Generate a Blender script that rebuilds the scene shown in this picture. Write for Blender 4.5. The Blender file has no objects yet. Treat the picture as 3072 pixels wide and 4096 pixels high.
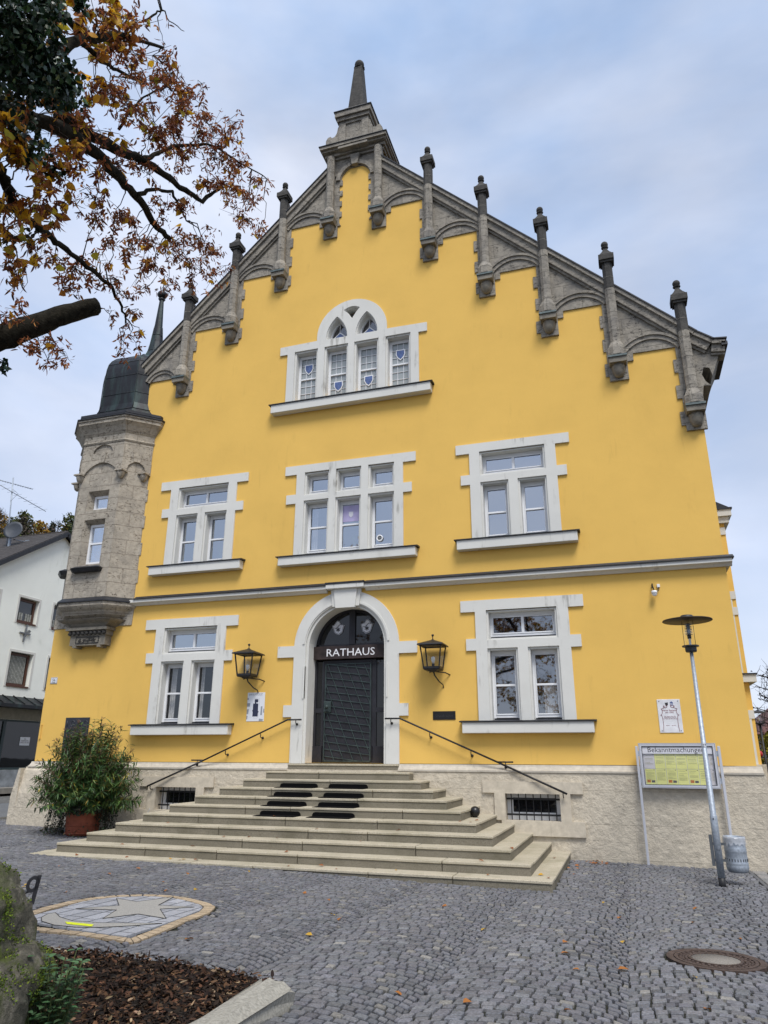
import bpy, bmesh, math, random
import numpy as np
from mathutils import Vector, Matrix, geometry

random.seed(7)
rng = np.random.default_rng(7)
scene = bpy.context.scene
COL = scene.collection

# ---------------------------------------------------------------- camera
cam_data = bpy.data.cameras.new('camera')
cam = bpy.data.objects.new('camera', cam_data)
COL.objects.link(cam)
cam_data.sensor_fit = 'HORIZONTAL'
cam_data.sensor_width = 36.0
cam_data.lens = 36.0 * 2860.42 / 3072.0
cam_data.clip_start = 0.05
cam_data.clip_end = 3000.0
RT = Vector((0.95157339, 0.30739322, 0.00418206))
UP = Vector((0.09594889, -0.30989068, 0.94591838))
FW = Vector((-0.29206488, 0.89970949, 0.32437777))
mw = Matrix((( RT.x, UP.x, -FW.x, 0.0), (RT.y, UP.y, -FW.y, -16.0), (RT.z, UP.z, -FW.z, 0.0), (0, 0, 0, 1)))
cam.matrix_world = mw
scene.camera = cam
scene.render.resolution_x = 768
scene.render.resolution_y = 1024

# ---------------------------------------------------------------- sky and sun (overcast)
SUN_EL, SUN_AZ = math.radians(58), math.radians(150)      # azimuth from +Y, clockwise
world = bpy.data.worlds.new('World')
scene.world = world
world.use_nodes = True
nt = world.node_tree
nt.nodes.clear()
def nn(t, **kw):
    n = nt.nodes.new(t)
    for k, v in kw.items(): setattr(n, k, v)
    return n
wo = nn('ShaderNodeOutputWorld')
sky = nn('ShaderNodeTexSky', sky_type='NISHITA', sun_disc=False)
sky.sun_elevation = SUN_EL
sky.sun_rotation = SUN_AZ
bg = nn('ShaderNodeBackground'); bg.inputs[1].default_value = 0.085
cl = nn('ShaderNodeBackground'); cl.inputs[1].default_value = 1.0
nt.links.new(sky.outputs[0], bg.inputs[0])
tc = nn('ShaderNodeTexCoord')
mp = nn('ShaderNodeMapping'); mp.inputs['Scale'].default_value = (1.0, 1.0, 2.2); mp.inputs['Location'].default_value = (3.1, 0.4, 0.2)
nt.links.new(tc.outputs['Generated'], mp.inputs[0])
n1 = nn('ShaderNodeTexNoise'); n1.inputs['Scale'].default_value = 2.1; n1.inputs['Detail'].default_value = 6; n1.inputs['Roughness'].default_value = .52
n1.inputs['Distortion'].default_value = .35
nt.links.new(mp.outputs[0], n1.inputs[0])
r1 = nn('ShaderNodeValToRGB'); r1.color_ramp.elements[0].position = .36; r1.color_ramp.elements[1].position = .68
nt.links.new(n1.outputs[0], r1.inputs[0])
n2 = nn('ShaderNodeTexNoise'); n2.inputs['Scale'].default_value = 3.2; n2.inputs['Detail'].default_value = 5
nt.links.new(mp.outputs[0], n2.inputs[0])
cr = nn('ShaderNodeValToRGB')
cr.color_ramp.elements[0].position = .34; cr.color_ramp.elements[0].color = (.34, .455, .665, 1)
cr.color_ramp.elements[1].position = .70; cr.color_ramp.elements[1].color = (.57, .61, .71, 1)
nt.links.new(n2.outputs[0], cr.inputs[0])
sz = nn('ShaderNodeSeparateXYZ'); nt.links.new(tc.outputs['Generated'], sz.inputs[0])
hz = nn('ShaderNodeMapRange'); hz.inputs[1].default_value = .78; hz.inputs[2].default_value = .05; hz.inputs[3].default_value = 0; hz.inputs[4].default_value = .75
nt.links.new(sz.outputs[2], hz.inputs[0])
hm = nn('ShaderNodeMix'); hm.data_type = 'RGBA'; hm.inputs[7].default_value = (.61, .635, .73, 1)
nt.links.new(hz.outputs[0], hm.inputs[0]); nt.links.new(cr.outputs[0], hm.inputs[6]); nt.links.new(hm.outputs[2], cl.inputs[0])
mr = nn('ShaderNodeMapRange'); mr.inputs['To Min'].default_value = .60; mr.inputs['To Max'].default_value = .97
nt.links.new(r1.outputs[0], mr.inputs[0])
ms = nn('ShaderNodeMixShader')
nt.links.new(mr.outputs[0], ms.inputs[0]); nt.links.new(bg.outputs[0], ms.inputs[1]); nt.links.new(cl.outputs[0], ms.inputs[2])
nt.links.new(ms.outputs[0], wo.inputs[0])

sun_d = bpy.data.lights.new('sun', 'SUN')
sun_d.energy = 2.3
sun_d.angle = math.radians(22)
sun_d.color = (1.0, .965, .91)
sun = bpy.data.objects.new('sun', sun_d)
COL.objects.link(sun)
sdir = Vector((math.sin(SUN_AZ) * math.cos(SUN_EL), math.cos(SUN_AZ) * math.cos(SUN_EL), math.sin(SUN_EL)))
sun.rotation_euler = sdir.to_track_quat('Z', 'Y').to_euler()
sun.location = (0, -30, 40)

scene.view_settings.view_transform = 'Standard'
scene.view_settings.look = 'None'
scene.view_settings.exposure = 0.60
scene.view_settings.gamma = 1.0

# ---------------------------------------------------------------- helpers
def tag(o, label, cat, group=None, kind=None):
    if label: o['label'] = label
    if cat: o['category'] = cat
    if group: o['group'] = group
    if kind: o['kind'] = kind
    return o

ORIGIN = {}
def thing(name, loc, label, cat, group=None):
    o = bpy.data.objects.new(name, None)
    o.empty_display_size = .3
    o.location = loc
    COL.objects.link(o)
    ORIGIN[o.name] = Vector(loc)
    return tag(o, label, cat, group)

def copy_tree(o, shift, parent=None):
    c = o.copy()
    COL.objects.link(c)
    if parent is None:
        c.location = Vector(o.location) + Vector(shift)
        ORIGIN[c.name] = ORIGIN[o.name] + Vector(shift)
    else:
        c.parent = parent
    for ch in [x for x in bpy.data.objects if x.parent == o]:
        copy_tree(ch, shift, c)
    return c

class MB:
    """collects geometry in world coordinates; build() links it as one mesh object"""
    def __init__(s): s.v = []; s.f = []; s.uv = []; s.col = []; s.sm = []
    def face(s, pts, uv=None, smooth=False, col=None):
        b = len(s.v)
        s.v += [tuple(p) for p in pts]
        s.f.append(tuple(range(b, b + len(pts)))); s.uv.append(uv); s.sm.append(smooth); s.col.append(col)
    def mesh(s, verts, faces, smooth=False, uvs=None, col=None):
        b = len(s.v)
        s.v += [tuple(p) for p in verts]
        for i, f in enumerate(faces):
            s.f.append(tuple(b + j for j in f)); s.sm.append(smooth); s.uv.append(uvs[i] if uvs else None); s.col.append(col)
        return s
    def box(s, x0, x1, y0, y1, z0, z1, bev=0.0, col=None):
        if x0 > x1: x0, x1 = x1, x0
        if y0 > y1: y0, y1 = y1, y0
        if z0 > z1: z0, z1 = z1, z0
        if bev <= 0:
            v = [(x0,y0,z0),(x1,y0,z0),(x1,y1,z0),(x0,y1,z0),(x0,y0,z1),(x1,y0,z1),(x1,y1,z1),(x0,y1,z1)]
            f = [(0,3,2,1),(4,5,6,7),(0,1,5,4),(1,2,6,5),(2,3,7,6),(3,0,4,7)]
            uvs = []
            for q in f:
                n = (Vector(v[q[1]]) - Vector(v[q[0]])).cross(Vector(v[q[2]]) - Vector(v[q[1]]))
                a = max(range(3), key=lambda i: abs(n[i]))
                uvs.append([((v[i][0], v[i][2]) if a == 1 else (v[i][1], v[i][2]) if a == 0 else (v[i][0], v[i][1])) for i in q])
            s.mesh(v, f, uvs=uvs, col=col)
        else:
            bm = bmesh.new()
            bmesh.ops.create_cube(bm, size=1.0)
            for w in bm.verts:
                w.co = Vector(((x0+x1)/2 + w.co.x*(x1-x0), (y0+y1)/2 + w.co.y*(y1-y0), (z0+z1)/2 + w.co.z*(z1-z0)))
            bmesh.ops.bevel(bm, geom=bm.edges[:], offset=bev, segments=1, profile=.5, affect='EDGES')
            s.bm(bm, col=col)
        return s
    def bm(s, bm, M=None, smooth=False, col=None):
        bm.verts.index_update()
        vs = [(M @ v.co) if M else v.co.copy() for v in bm.verts]
        fs = [tuple(v.index for v in f.verts) for f in bm.faces]
        uvs = []
        for f in bm.faces:
            n = f.normal; a = max(range(3), key=lambda i: abs(n[i]))
            uvs.append([((v.co.x, v.co.z) if a == 1 else (v.co.y, v.co.z) if a == 0 else (v.co.x, v.co.y)) for v in f.verts])
        s.mesh(vs, fs, smooth, uvs, col)
        bm.free()
        return s
    def prism(s, outer, d0, d1, holes=(), fr=None, col=None):
        """flat outline (list of (s,z)) with holes, from depth d0 to d1 along the outward normal of frame fr=(o,ux,uz)"""
        if fr is None: fr = (Vector((0,0,0)), Vector((1,0,0)), Vector((0,0,1)))
        o, ux, uz = fr
        n = ux.cross(uz)
        def P(p, d): return o + ux * p[0] + uz * p[1] + n * d
        loops = [list(outer)] + [list(h) for h in holes]
        def area(l): return sum(l[i][0]*l[(i+1)%len(l)][1] - l[(i+1)%len(l)][0]*l[i][1] for i in range(len(l))) / 2
        if area(loops[0]) < 0: loops[0].reverse()
        for h in loops[1:]:
            if area(h) > 0: h.reverse()
        pts = []; edges = []
        for l in loops:
            b = len(pts); pts += l
            edges += [(b+i, b+(i+1) % len(l)) for i in range(len(l))]
        r = geometry.delaunay_2d_cdt([Vector((p[0], p[1])) for p in pts], edges, [], 0, 1e-6)
        def inside(x, y, l):
            c = False
            for i in range(len(l)):
                x0, y0 = l[i]; x1, y1 = l[i-1]
                if (y0 > y) != (y1 > y) and x < (x1-x0)*(y-y0)/(y1-y0)+x0: c = not c
            return c
        V2 = r[0]; hi, lo = max(d0, d1), min(d0, d1)
        vs = [P(p, hi) for p in V2] + [P(p, lo) for p in V2]
        k = len(V2); fs = []; uvs = []
        for t in r[2]:
            cx = sum(V2[i].x for i in t)/len(t); cy = sum(V2[i].y for i in t)/len(t)
            if inside(cx, cy, loops[0]) and not any(inside(cx, cy, h) for h in loops[1:]):
                a = sum(V2[t[i]].x*V2[t[(i+1)%len(t)]].y - V2[t[(i+1)%len(t)]].x*V2[t[i]].y for i in range(len(t)))
                t = list(t) if a > 0 else list(t)[::-1]
                fs.append(tuple(t)); uvs.append([(V2[i].x, V2[i].y) for i in t])
                fs.append(tuple(i+k for i in reversed(t))); uvs.append([(V2[i].x, V2[i].y) for i in reversed(t)])
        s.mesh(vs, fs, uvs=uvs, col=col)
        for l in loops:
            for i in range(len(l)):
                a, b = l[i], l[(i+1) % len(l)]
                s.face([P(a, lo), P(b, lo), P(b, hi), P(a, hi)], [(a[0]+lo, a[1]), (b[0]+lo, b[1]), (b[0]+hi, b[1]), (a[0]+hi, a[1])], col=col)
        return s
    def lathe(s, prof, c=(0,0,0), n=24, rot=0.0, smooth=True, M=None, a0=0.0, a1=2*math.pi):
        """prof: list of (r,z)"""
        full = abs(a1-a0-2*math.pi) < 1e-6
        m = n if full else n+1
        vs = []
        for r, z in prof:
            for i in range(m):
                a = rot + a0 + (a1-a0)*i/n
                p = Vector((r*math.cos(a), r*math.sin(a), z))
                if M: p = M @ p
                vs.append(p + Vector(c))
        fs = []
        for j in range(len(prof)-1):
            for i in range(n if full else n):
                i2 = (i+1) % m if full else i+1
                fs.append((j*m+i, j*m+i2, (j+1)*m+i2, (j+1)*m+i))
        if full:
            if prof[0][0] > 1e-4: fs.append(tuple(reversed(range(m))))
            if prof[-1][0] > 1e-4: fs.append(tuple((len(prof)-1)*m+i for i in range(m)))
        s.mesh(vs, fs, smooth)
        return s
    def tube(s, pts, r, n=8, smooth=True, jit=0.0):
        pts = [Vector(p) for p in pts]
        rs = r if isinstance(r, (list, tuple)) else [r]*len(pts)
        vs = []; prev = None
        for i, p in enumerate(pts):
            t = (pts[min(i+1, len(pts)-1)] - pts[max(i-1, 0)]).normalized()
            if prev is None:
                u = t.orthogonal().normalized()
            else:
                u = (prev - t * prev.dot(t))
                u = u.normalized() if u.length > 1e-6 else t.orthogonal().normalized()
            prev = u; w = t.cross(u)
            for k in range(n):
                a = 2*math.pi*k/n; rr = rs[i]*(1+jit*(random.random()-.5))
                vs.append(p + (u*math.cos(a) + w*math.sin(a))*rr)
        fs = []
        for i in range(len(pts)-1):
            for k in range(n):
                fs.append((i*n+k, i*n+(k+1) % n, (i+1)*n+(k+1) % n, (i+1)*n+k))
        fs.append(tuple(reversed(range(n)))); fs.append(tuple((len(pts)-1)*n+k for k in range(n)))
        s.mesh(vs, fs, smooth)
        return s
    def ball(s, c, r, n=16, m=10, sc=(1,1,1)):
        prof = [(r*math.sin(math.pi*i/m)+(1e-5 if i in (0, m) else 0), -r*math.cos(math.pi*i/m)) for i in range(m+1)]
        return s.lathe(prof, c, n, M=Matrix.Diagonal((sc[0], sc[1], sc[2])).to_3x3())
    def bar(s, a, b, w, h=None):
        """square bar from a to b"""
        a, b = Vector(a), Vector(b); h = h or w
        t = (b-a).normalized(); up = Vector((0,0,1)) if abs(t.z) < .95 else Vector((0,-1,0))
        u = t.cross(up).normalized()*w/2; q = u.cross(t).normalized()*h/2
        v = [a-u-q, a+u-q, a+u+q, a-u+q, b-u-q, b+u-q, b+u+q, b-u+q]
        s.mesh(v, [(0,1,2,3),(7,6,5,4),(0,4,5,1),(1,5,6,2),(2,6,7,3),(3,7,4,0)])
        return s
    def build(s, name, mat, parent=None, bevel=0.0):
        me = bpy.data.meshes.new(name)
        V = np.array(s.v, dtype=np.float64).reshape(-1, 3)
        if parent is not None:
            org = ORIGIN[parent.name]
        else:
            org = Vector(((V[:,0].min()+V[:,0].max())/2, (V[:,1].min()+V[:,1].max())/2, V[:,2].min()))
        me.from_pydata((V - np.array(org)).tolist(), [], s.f)
        if any(u is not None for u in s.uv):
            uvl = me.uv_layers.new(name='UVMap'); flat = []
            for f, u in zip(s.f, s.uv):
                if u is None: flat += [0.0]*(2*len(f))
                else:
                    for q in u: flat += [q[0], q[1]]
            uvl.data.foreach_set('uv', flat)
        if any(c is not None for c in s.col):
            ca = me.color_attributes.new('tint', 'FLOAT_COLOR', 'CORNER'); flat = []
            for f, c in zip(s.f, s.col):
                flat += list(c if c is not None else (1,1,1,1))*len(f)
            ca.data.foreach_set('color', flat)
        me.polygons.foreach_set('use_smooth', s.sm)
        me.materials.append(mat)
        me.update()
        o = bpy.data.objects.new(name, me)
        COL.objects.link(o)
        if parent is not None:
            o.parent = parent
            ORIGIN[o.name] = org
        else:
            o.location = org
            ORIGIN[o.name] = org
        if bevel > 0:
            b = o.modifiers.new('bevel', 'BEVEL'); b.width = bevel; b.segments = 1; b.limit_method = 'ANGLE'; b.angle_limit = math.radians(50)
        return o

def rect(x0, x1, z0, z1): return [(x0,z0),(x1,z0),(x1,z1),(x0,z1)]
def arc(cx, cz, r, a0, a1, n, rz=None):
    rz = rz or r
    return [(cx + r*math.cos(math.radians(a0+(a1-a0)*i/n)), cz + rz*math.sin(math.radians(a0+(a1-a0)*i/n))) for i in range(n+1)]
def inset_rect(h, e): return rect(h[0][0]-e, h[1][0]+e, h[0][1]-e, h[2][1]+e)

FONT = None
def lettering(text, mat, name, parent, org, ux, uz, size, depth, align='LEFT', sx=1.0, shear=0.0):
    """writing as a mesh, lying on the plane (org, ux, uz)"""
    cu = bpy.data.curves.new(name, 'FONT')
    cu.body = text; cu.size = size; cu.extrude = depth; cu.align_x = align; cu.shear = shear; cu.space_line = .9
    cu.resolution_u = 2
    tmp = bpy.data.objects.new(name, cu)
    COL.objects.link(tmp)
    bpy.context.view_layer.update()
    me = bpy.data.meshes.new_from_object(tmp)
    COL.objects.unlink(tmp); bpy.data.objects.remove(tmp)
    ux, uz = Vector(ux), Vector(uz); n = ux.cross(uz); org = Vector(org)
    b = MB()
    b.mesh([org + ux*v.co.x*sx + uz*v.co.y + n*v.co.z for v in me.vertices], [tuple(p.vertices) for p in me.polygons])
    bpy.data.meshes.remove(me)
    return b.build(name, mat, parent)

# ---------------------------------------------------------------- materials
def newmat(name):
    m = bpy.data.materials.new(name); m.use_nodes = True
    t = m.node_tree; t.nodes.clear()
    o = t.nodes.new('ShaderNodeOutputMaterial'); p = t.nodes.new('ShaderNodeBsdfPrincipled')
    t.links.new(p.outputs[0], o.inputs[0])
    return m, t, p, o
def node(t, ty, **kw):
    n = t.nodes.new(ty)
    for k, v in kw.items():
        if k in n.inputs: n.inputs[k].default_value = v
        else: setattr(n, k, v)
    return n
def ramp(t, src, stops):
    r = t.nodes.new('ShaderNodeValToRGB')
    e = r.color_ramp.elements
    while len(e) < len(stops): e.new(.5)
    for x, (p, c) in zip(e, stops):
        x.position = p; x.color = c if len(c) == 4 else (*c, 1)
    t.links.new(src, r.inputs[0]); return r.outputs[0]
def mix(t, fac, a, b, mode='MIX'):
    m = t.nodes.new('ShaderNodeMix'); m.data_type = 'RGBA'; m.blend_type = mode
    for sock, v in ((m.inputs[0], fac), (m.inputs[6], a), (m.inputs[7], b)):
        if hasattr(v, 'links'): t.links.new(v, sock)
        elif isinstance(v, (int, float)): sock.default_value = v
        else: sock.default_value = (*v, 1) if len(v) == 3 else v
    return m.outputs[2]
def noise(t, coord, scale, detail=4, rough=.55, dist=0.0, vec=None):
    n = node(t, 'ShaderNodeTexNoise'); n.inputs['Scale'].default_value = scale; n.inputs['Detail'].default_value = detail
    n.inputs['Roughness'].default_value = rough; n.inputs['Distortion'].default_value = dist
    if vec is not None:
        mp = node(t, 'ShaderNodeMapping'); mp.inputs['Scale'].default_value = vec; t.links.new(coord, mp.inputs[0]); coord = mp.outputs[0]
    t.links.new(coord, n.inputs[0]); return n.outputs[0]
def pos(t): return node(t, 'ShaderNodeNewGeometry').outputs['Position']
def bump(t, p, h, strength, dist=.02, prev=None):
    b = node(t, 'ShaderNodeBump'); b.inputs['Strength'].default_value = strength; b.inputs['Distance'].default_value = dist
    t.links.new(h, b.inputs['Height'])
    if prev: t.links.new(prev, b.inputs['Normal'])
    t.links.new(b.outputs[0], p.inputs['Normal']); return b.outputs[0]
def dk(c, f): return tuple(min(1, x*f) for x in c)

def simple(name, col, rough=.7, metal=0.0, var=.12, scale=6, bmp=0.0, bscale=60, spec=.4):
    m, t, p, o = newmat(name)
    P = pos(t)
    c = ramp(t, noise(t, P, scale, 5), [(.3, dk(col, 1-var)), (.7, dk(col, 1+var))])
    t.links.new(c, p.inputs['Base Color'])
    p.inputs['Roughness'].default_value = rough; p.inputs['Metallic'].default_value = metal
    p.inputs['Specular IOR Level'].default_value = spec
    if bmp: bump(t, p, noise(t, P, bscale, 4), bmp, .01)
    return m

def plaster(name, col, stain, bscale=90, bstr=.25, streak=.0, runs=False):
    m, t, p, o = newmat(name); P = pos(t)
    big = noise(t, P, .55, 5, .6); fine = noise(t, P, 70, 3)
    c = ramp(t, big, [(.3, dk(col, .93)), (.5, col), (.72, dk(col, 1.05))])
    c = mix(t, .12, c, ramp(t, fine, [(.35, dk(col, .8)), (.65, dk(col, 1.15))]))
    st = noise(t, P, 1.1, 7, .68, .4, (1, 1, .32))
    f = ramp(t, st, [(.60, (0,0,0)), (.80, (1,1,1))])
    mm = node(t, 'ShaderNodeMath', operation='MULTIPLY'); t.links.new(f, mm.inputs[0]); mm.inputs[1].default_value = streak
    c = mix(t, mm.outputs[0], c, stain)
    if runs:      # dark run-off stains, stretched downwards
        rn_ = ramp(t, noise(t, P, 9, 4, .6, .2, (1, 1, .12)), [(.54, (0,0,0)), (.68, (1,1,1))]); rm_ = ramp(t, noise(t, P, 1.3, 4, .6), [(.52, (0,0,0)), (.66, (.28,.28,.28) if runs[0] > .3 else (.65,.65,.65))])
        c = mix(t, mix(t, 1, rn_, rm_, 'MULTIPLY'), c, runs)
    t.links.new(c, p.inputs['Base Color']); p.inputs['Roughness'].default_value = .9; p.inputs['Specular IOR Level'].default_value = .2
    nb = bump(t, p, noise(t, P, bscale, 3, .6), bstr, .008)
    bump(t, p, noise(t, P, 2.5, 3, .5), .18, .03, nb)
    return m

def ashlar(name, c1, c2, mort, bw, bh, pit=.0, pitc=(.07,.06,.05), msize=.012, bstr=.5, uvscale=1.0, blotch=None, blot=.5):
    """coursed stone: brick joints over the face UV, pits and blotches from noise"""
    m, t, p, o = newmat(name); P = pos(t)
    uv = node(t, 'ShaderNodeUVMap').outputs[0]
    b = node(t, 'ShaderNodeTexBrick'); t.links.new(uv, b.inputs['Vector'])
    b.inputs['Scale'].default_value = 1.0; b.inputs['Mortar Size'].default_value = msize; b.inputs['Mortar Smooth'].default_value = .3
    b.inputs['Brick Width'].default_value = bw; b.inputs['Row Height'].default_value = bh; b.inputs['Bias'].default_value = 0
    b.inputs['Color1'].default_value = (*c1, 1); b.inputs['Color2'].default_value = (*c2, 1); b.inputs['Mortar'].default_value = (*mort, 1)
    n = noise(t, P, 9, 6, .62)
    c = mix(t, .55, b.outputs[0], ramp(t, n, [(.3, dk(c1, .72)), (.7, dk(c2, 1.2))]))
    if blotch:
        bl = noise(t, P, 1.6, 8, .7, .5)
        c = mix(t, mixfac(t, bl, .45, .72, blot), c, blotch)
    if pit:
        pn = noise(t, P, 13, 4, .6, .8, (1, 1, 1.9)); pm = noise(t, P, 2.2, 3)
        f = ramp(t, pn, [(.56, (0,0,0)), (.63, (1,1,1))]); g = ramp(t, pm, [(.38, (.15,.15,.15)), (.6, (1,1,1))])
        ff = mix(t, 1.0, f, g, 'MULTIPLY')
        mm = node(t, 'ShaderNodeMath', operation='MULTIPLY'); t.links.new(ff, mm.inputs[0]); mm.inputs[1].default_value = pit
        c = mix(t, mm.outputs[0], c, pitc)
    t.links.new(c, p.inputs['Base Color']); p.inputs['Roughness'].default_value = .92; p.inputs['Specular IOR Level'].default_value = .2
    inv = node(t, 'ShaderNodeMath', operation='SUBTRACT'); inv.inputs[0].default_value = 1; t.links.new(b.outputs[1], inv.inputs[1])
    nb = bump(t, p, inv.outputs[0], .5, .012)
    nb = bump(t, p, noise(t, P, 30 if bstr < .9 else 11, 6, .65), bstr, .015 if bstr < .9 else .032, nb)
    if pit:
        iv = node(t, 'ShaderNodeMath', operation='SUBTRACT'); iv.inputs[0].default_value = 1; t.links.new(mm.outputs[0], iv.inputs[1])
        bump(t, p, iv.outputs[0], .6, .02, nb)
    return m
def mixfac(t, src, a, b, amt):
    r = node(t, 'ShaderNodeMapRange'); t.links.new(src, r.inputs[0])
    r.inputs[1].default_value = a; r.inputs[2].default_value = b; r.inputs[3].default_value = 0; r.inputs[4].default_value = amt
    return r.outputs[0]

def tinted(name, col, rough=.6, trans=0.0, spec=.3, var=.1, bmp=0.0, bscale=50):
    """base colour multiplied by the mesh's own per-piece tint (stones, leaves: each its own colour)"""
    m, t, p, o = newmat(name); P = pos(t)
    a = node(t, 'ShaderNodeAttribute', attribute_name='tint').outputs[0]
    c = mix(t, 1.0, a, ramp(t, noise(t, P, bscale*.5, 4), [(.3, dk(col, 1-var)), (.7, dk(col, 1+var))]), 'MULTIPLY')
    t.links.new(c, p.inputs['Base Color']); p.inputs['Roughness'].default_value = rough; p.inputs['Specular IOR Level'].default_value = spec
    if bmp: bump(t, p, noise(t, P, bscale, 4, .6), bmp, .006)
    if trans:
        tr = node(t, 'ShaderNodeBsdfTranslucent'); t.links.new(c, tr.inputs[0])
        mx = node(t, 'ShaderNodeMixShader'); mx.inputs[0].default_value = trans
        t.links.new(p.outputs[0], mx.inputs[1]); t.links.new(tr.outputs[0], mx.inputs[2]); t.links.new(mx.outputs[0], o.inputs[0])
    return m

def glass(name, base, ior=2.0, rough=.02, clear=0.0, wob=.02):
    m, t, p, o = newmat(name); P = pos(t)
    p.inputs['Base Color'].default_value = (*base, 1); p.inputs['Roughness'].default_value = rough
    p.inputs['IOR'].default_value = ior; p.inputs['Specular IOR Level'].default_value = .5
    bump(t, p, noise(t, P, 1.6, 1), wob, .05)
    if clear:
        tr = node(t, 'ShaderNodeBsdfTransparent'); mx = node(t, 'ShaderNodeMixShader'); gl = node(t, 'ShaderNodeBsdfGlossy'); gl.inputs['Roughness'].default_value = .02; gl.inputs['Color'].default_value = (.86,.92,1,1)
        mx.inputs[0].default_value = clear
        for l_ in list(t.links):
            if l_.to_socket == p.inputs['Normal']: t.links.new(l_.from_socket, gl.inputs['Normal'])
        t.links.new(tr.outputs[0], mx.inputs[1]); t.links.new(gl.outputs[0], mx.inputs[2]); t.links.new(mx.outputs[0], o.inputs[0])
    return m

YEL = plaster('yellow render', (.74, .468, .118), (.55, .34, .085), streak=.34, runs=(.52, .32, .085))
WHT = plaster('white painted stone', (.63, .625, .59), (.36, .35, .31), 40, .12, .35, (.14,.13,.105))
PLI = ashlar('rough plinth render', (.53,.47,.375), (.56,.50,.40), (.40,.35,.275), 4.5, .62, .22, (.36,.31,.24), bstr=1.0, msize=.008, blotch=(.36,.325,.265), blot=.6)
TUF = ashlar('tuff ashlar', (.36,.32,.262), (.43,.385,.315), (.17,.14,.11), .74, .40, .9, (.10,.08,.06), .016, .6, blotch=(.23,.21,.18), blot=.75)
GAB = ashlar('weathered gable stone', (.255,.232,.198), (.345,.315,.265), (.13,.12,.10), .85, .42, .8, (.06,.055,.05), .014, .7, blotch=(.13,.125,.12), blot=.8)
DST = ashlar('blackened stone', (.060,.058,.055), (.095,.090,.083), (.05,.048,.045), .5, .55, .5, (.025,.025,.025), .008, .7, blotch=(.038,.038,.038), blot=.8)
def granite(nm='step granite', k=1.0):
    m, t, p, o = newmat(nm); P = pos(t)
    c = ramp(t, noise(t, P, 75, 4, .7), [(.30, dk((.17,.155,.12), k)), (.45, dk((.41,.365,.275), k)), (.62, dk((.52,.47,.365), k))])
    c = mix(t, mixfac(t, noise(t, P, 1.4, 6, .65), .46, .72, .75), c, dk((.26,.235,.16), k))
    mottle = mixfac(t, noise(t, P, 5, 5, .7, .3, (1,1,2.5)), .55, .75, .45)  # greenish brown mottling from stretched noise, spread at random
    c = mix(t, mottle, c, dk((.22,.21,.13), k))
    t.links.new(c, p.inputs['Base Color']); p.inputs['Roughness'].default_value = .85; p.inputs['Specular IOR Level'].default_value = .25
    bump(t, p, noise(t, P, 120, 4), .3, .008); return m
GRA = granite('pale tread granite', .98)
GRR = granite('dark riser granite', .44)  # same granite and bump as the treads, in a much darker tone
LEAD = simple('dark lead sheet', (.028,.029,.033), .45, .3, .3, 8, .1, 20)
FRM = simple('white window frame', (.74,.75,.77), .4, 0, .03, 3)
GLU = glass('office glass', (.035,.042,.065), 1.5, .02, .46)
GLD = glass('dark glass', (.008,.009,.011), 1.5, .02, .085)
GLR = glass('mirroring dark glass', (.008,.010,.014), 1.5, .02, .24)
GLO = glass('opaque dark glass', (.010,.011,.013), 1.5)
LGL = glass('leaded glass', (.30,.33,.34), 1.6, .15)
SHB = simple('blue glass shield', (.085,.13,.29), .25, 0, .35, 30)
BLK = simple('black painted iron', (.018,.018,.020), .5, .2, .3, 20)
GAL = simple('galvanised steel', (.34,.38,.43), .55, .55, .22, 30, .05, 80)
ALU = simple('grey aluminium', (.55,.56,.60), .45, .3, .04, 6)
BRZ = simple('bronze door sheet', (.026,.026,.032), .5, .3, .35, 2.2, .06, 30)
BRP = simple('patinated bronze bars', (.042,.060,.060), .55, .3, .4, 9)
WPT = simple('white paint', (.78,.78,.80), .55, 0, .03, 5)
INK = simple('black lettering', (.02,.02,.024), .6, 0, .1, 5)
RED = simple('dark red lettering', (.20,.05,.06), .6)
TER = simple('terracotta', (.30,.085,.045), .8, 0, .25, 7, .15, 40)
BRK = simple('moss and dark bark', (.030,.024,.018), .95, 0, .5, 12, .9, 45, .1)
DRK = simple('dark room', (.012,.012,.013), .9)

# ================================================================ TOWN HALL
AX = -6.13                       # axis of symmetry of the front
XL, XR = -14.75, 2.32
hall = thing('town_hall', (AX, 0, -1.8), 'yellow gabled town hall with white window surrounds, grey stone gable and corner turret', 'town hall')
BR = [.755 + 1.51*k for k in range(6)]          # shaft offsets from the axis
ZP = [14.94 - 1.497*k for k in range(6)]        # bracket plate heights
def zslope(x): return 17.0 - .98*(abs(x-AX)-.80)

# --- front wall with its openings
def win_holes(c, up): return c
door_hole = [(AX-1.14, -.14), (AX+1.14, -.14), (AX+1.14, 2.5)] + arc(AX, 2.5, 1.14, 0, 180, 20)[1:-1] + [(AX-1.14, 2.5)]
WL, WR, WM = -10.40, -1.97, -6.145
holes = [door_hole]
for c in (WL, WR):
    holes.append(rect(c-.86, c+.86, .72, 3.2)); holes.append(rect(c-.86, c+.86, 4.84, 7.1))
holes.append(rect(WM-1.3, WM+1.3, 4.84, 7.1))
GX = -6.15
holes.append([(GX-1.74, 9.25), (GX+1.74, 9.25), (GX+1.74, 10.84), (GX+.88, 10.84)] + arc(GX, 11.15, .90, 0, 180, 16) + [(GX-.88, 10.84), (GX-1.74, 10.84)])
outer = [(XL, -.13), (XR, -.13), (XR, 9.4), (AX+.8, 17.0), (AX+.8, 17.45), (AX-.8, 17.45), (AX-.8, 17.0), (-13.0, zslope(-13.0)-.05), (-13.0, 9.2), (-14.5, 9.2), (-14.5, 3.85), (XL, 3.85)]
b = MB(); b.prism(outer, 0, -.45, holes)
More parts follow.
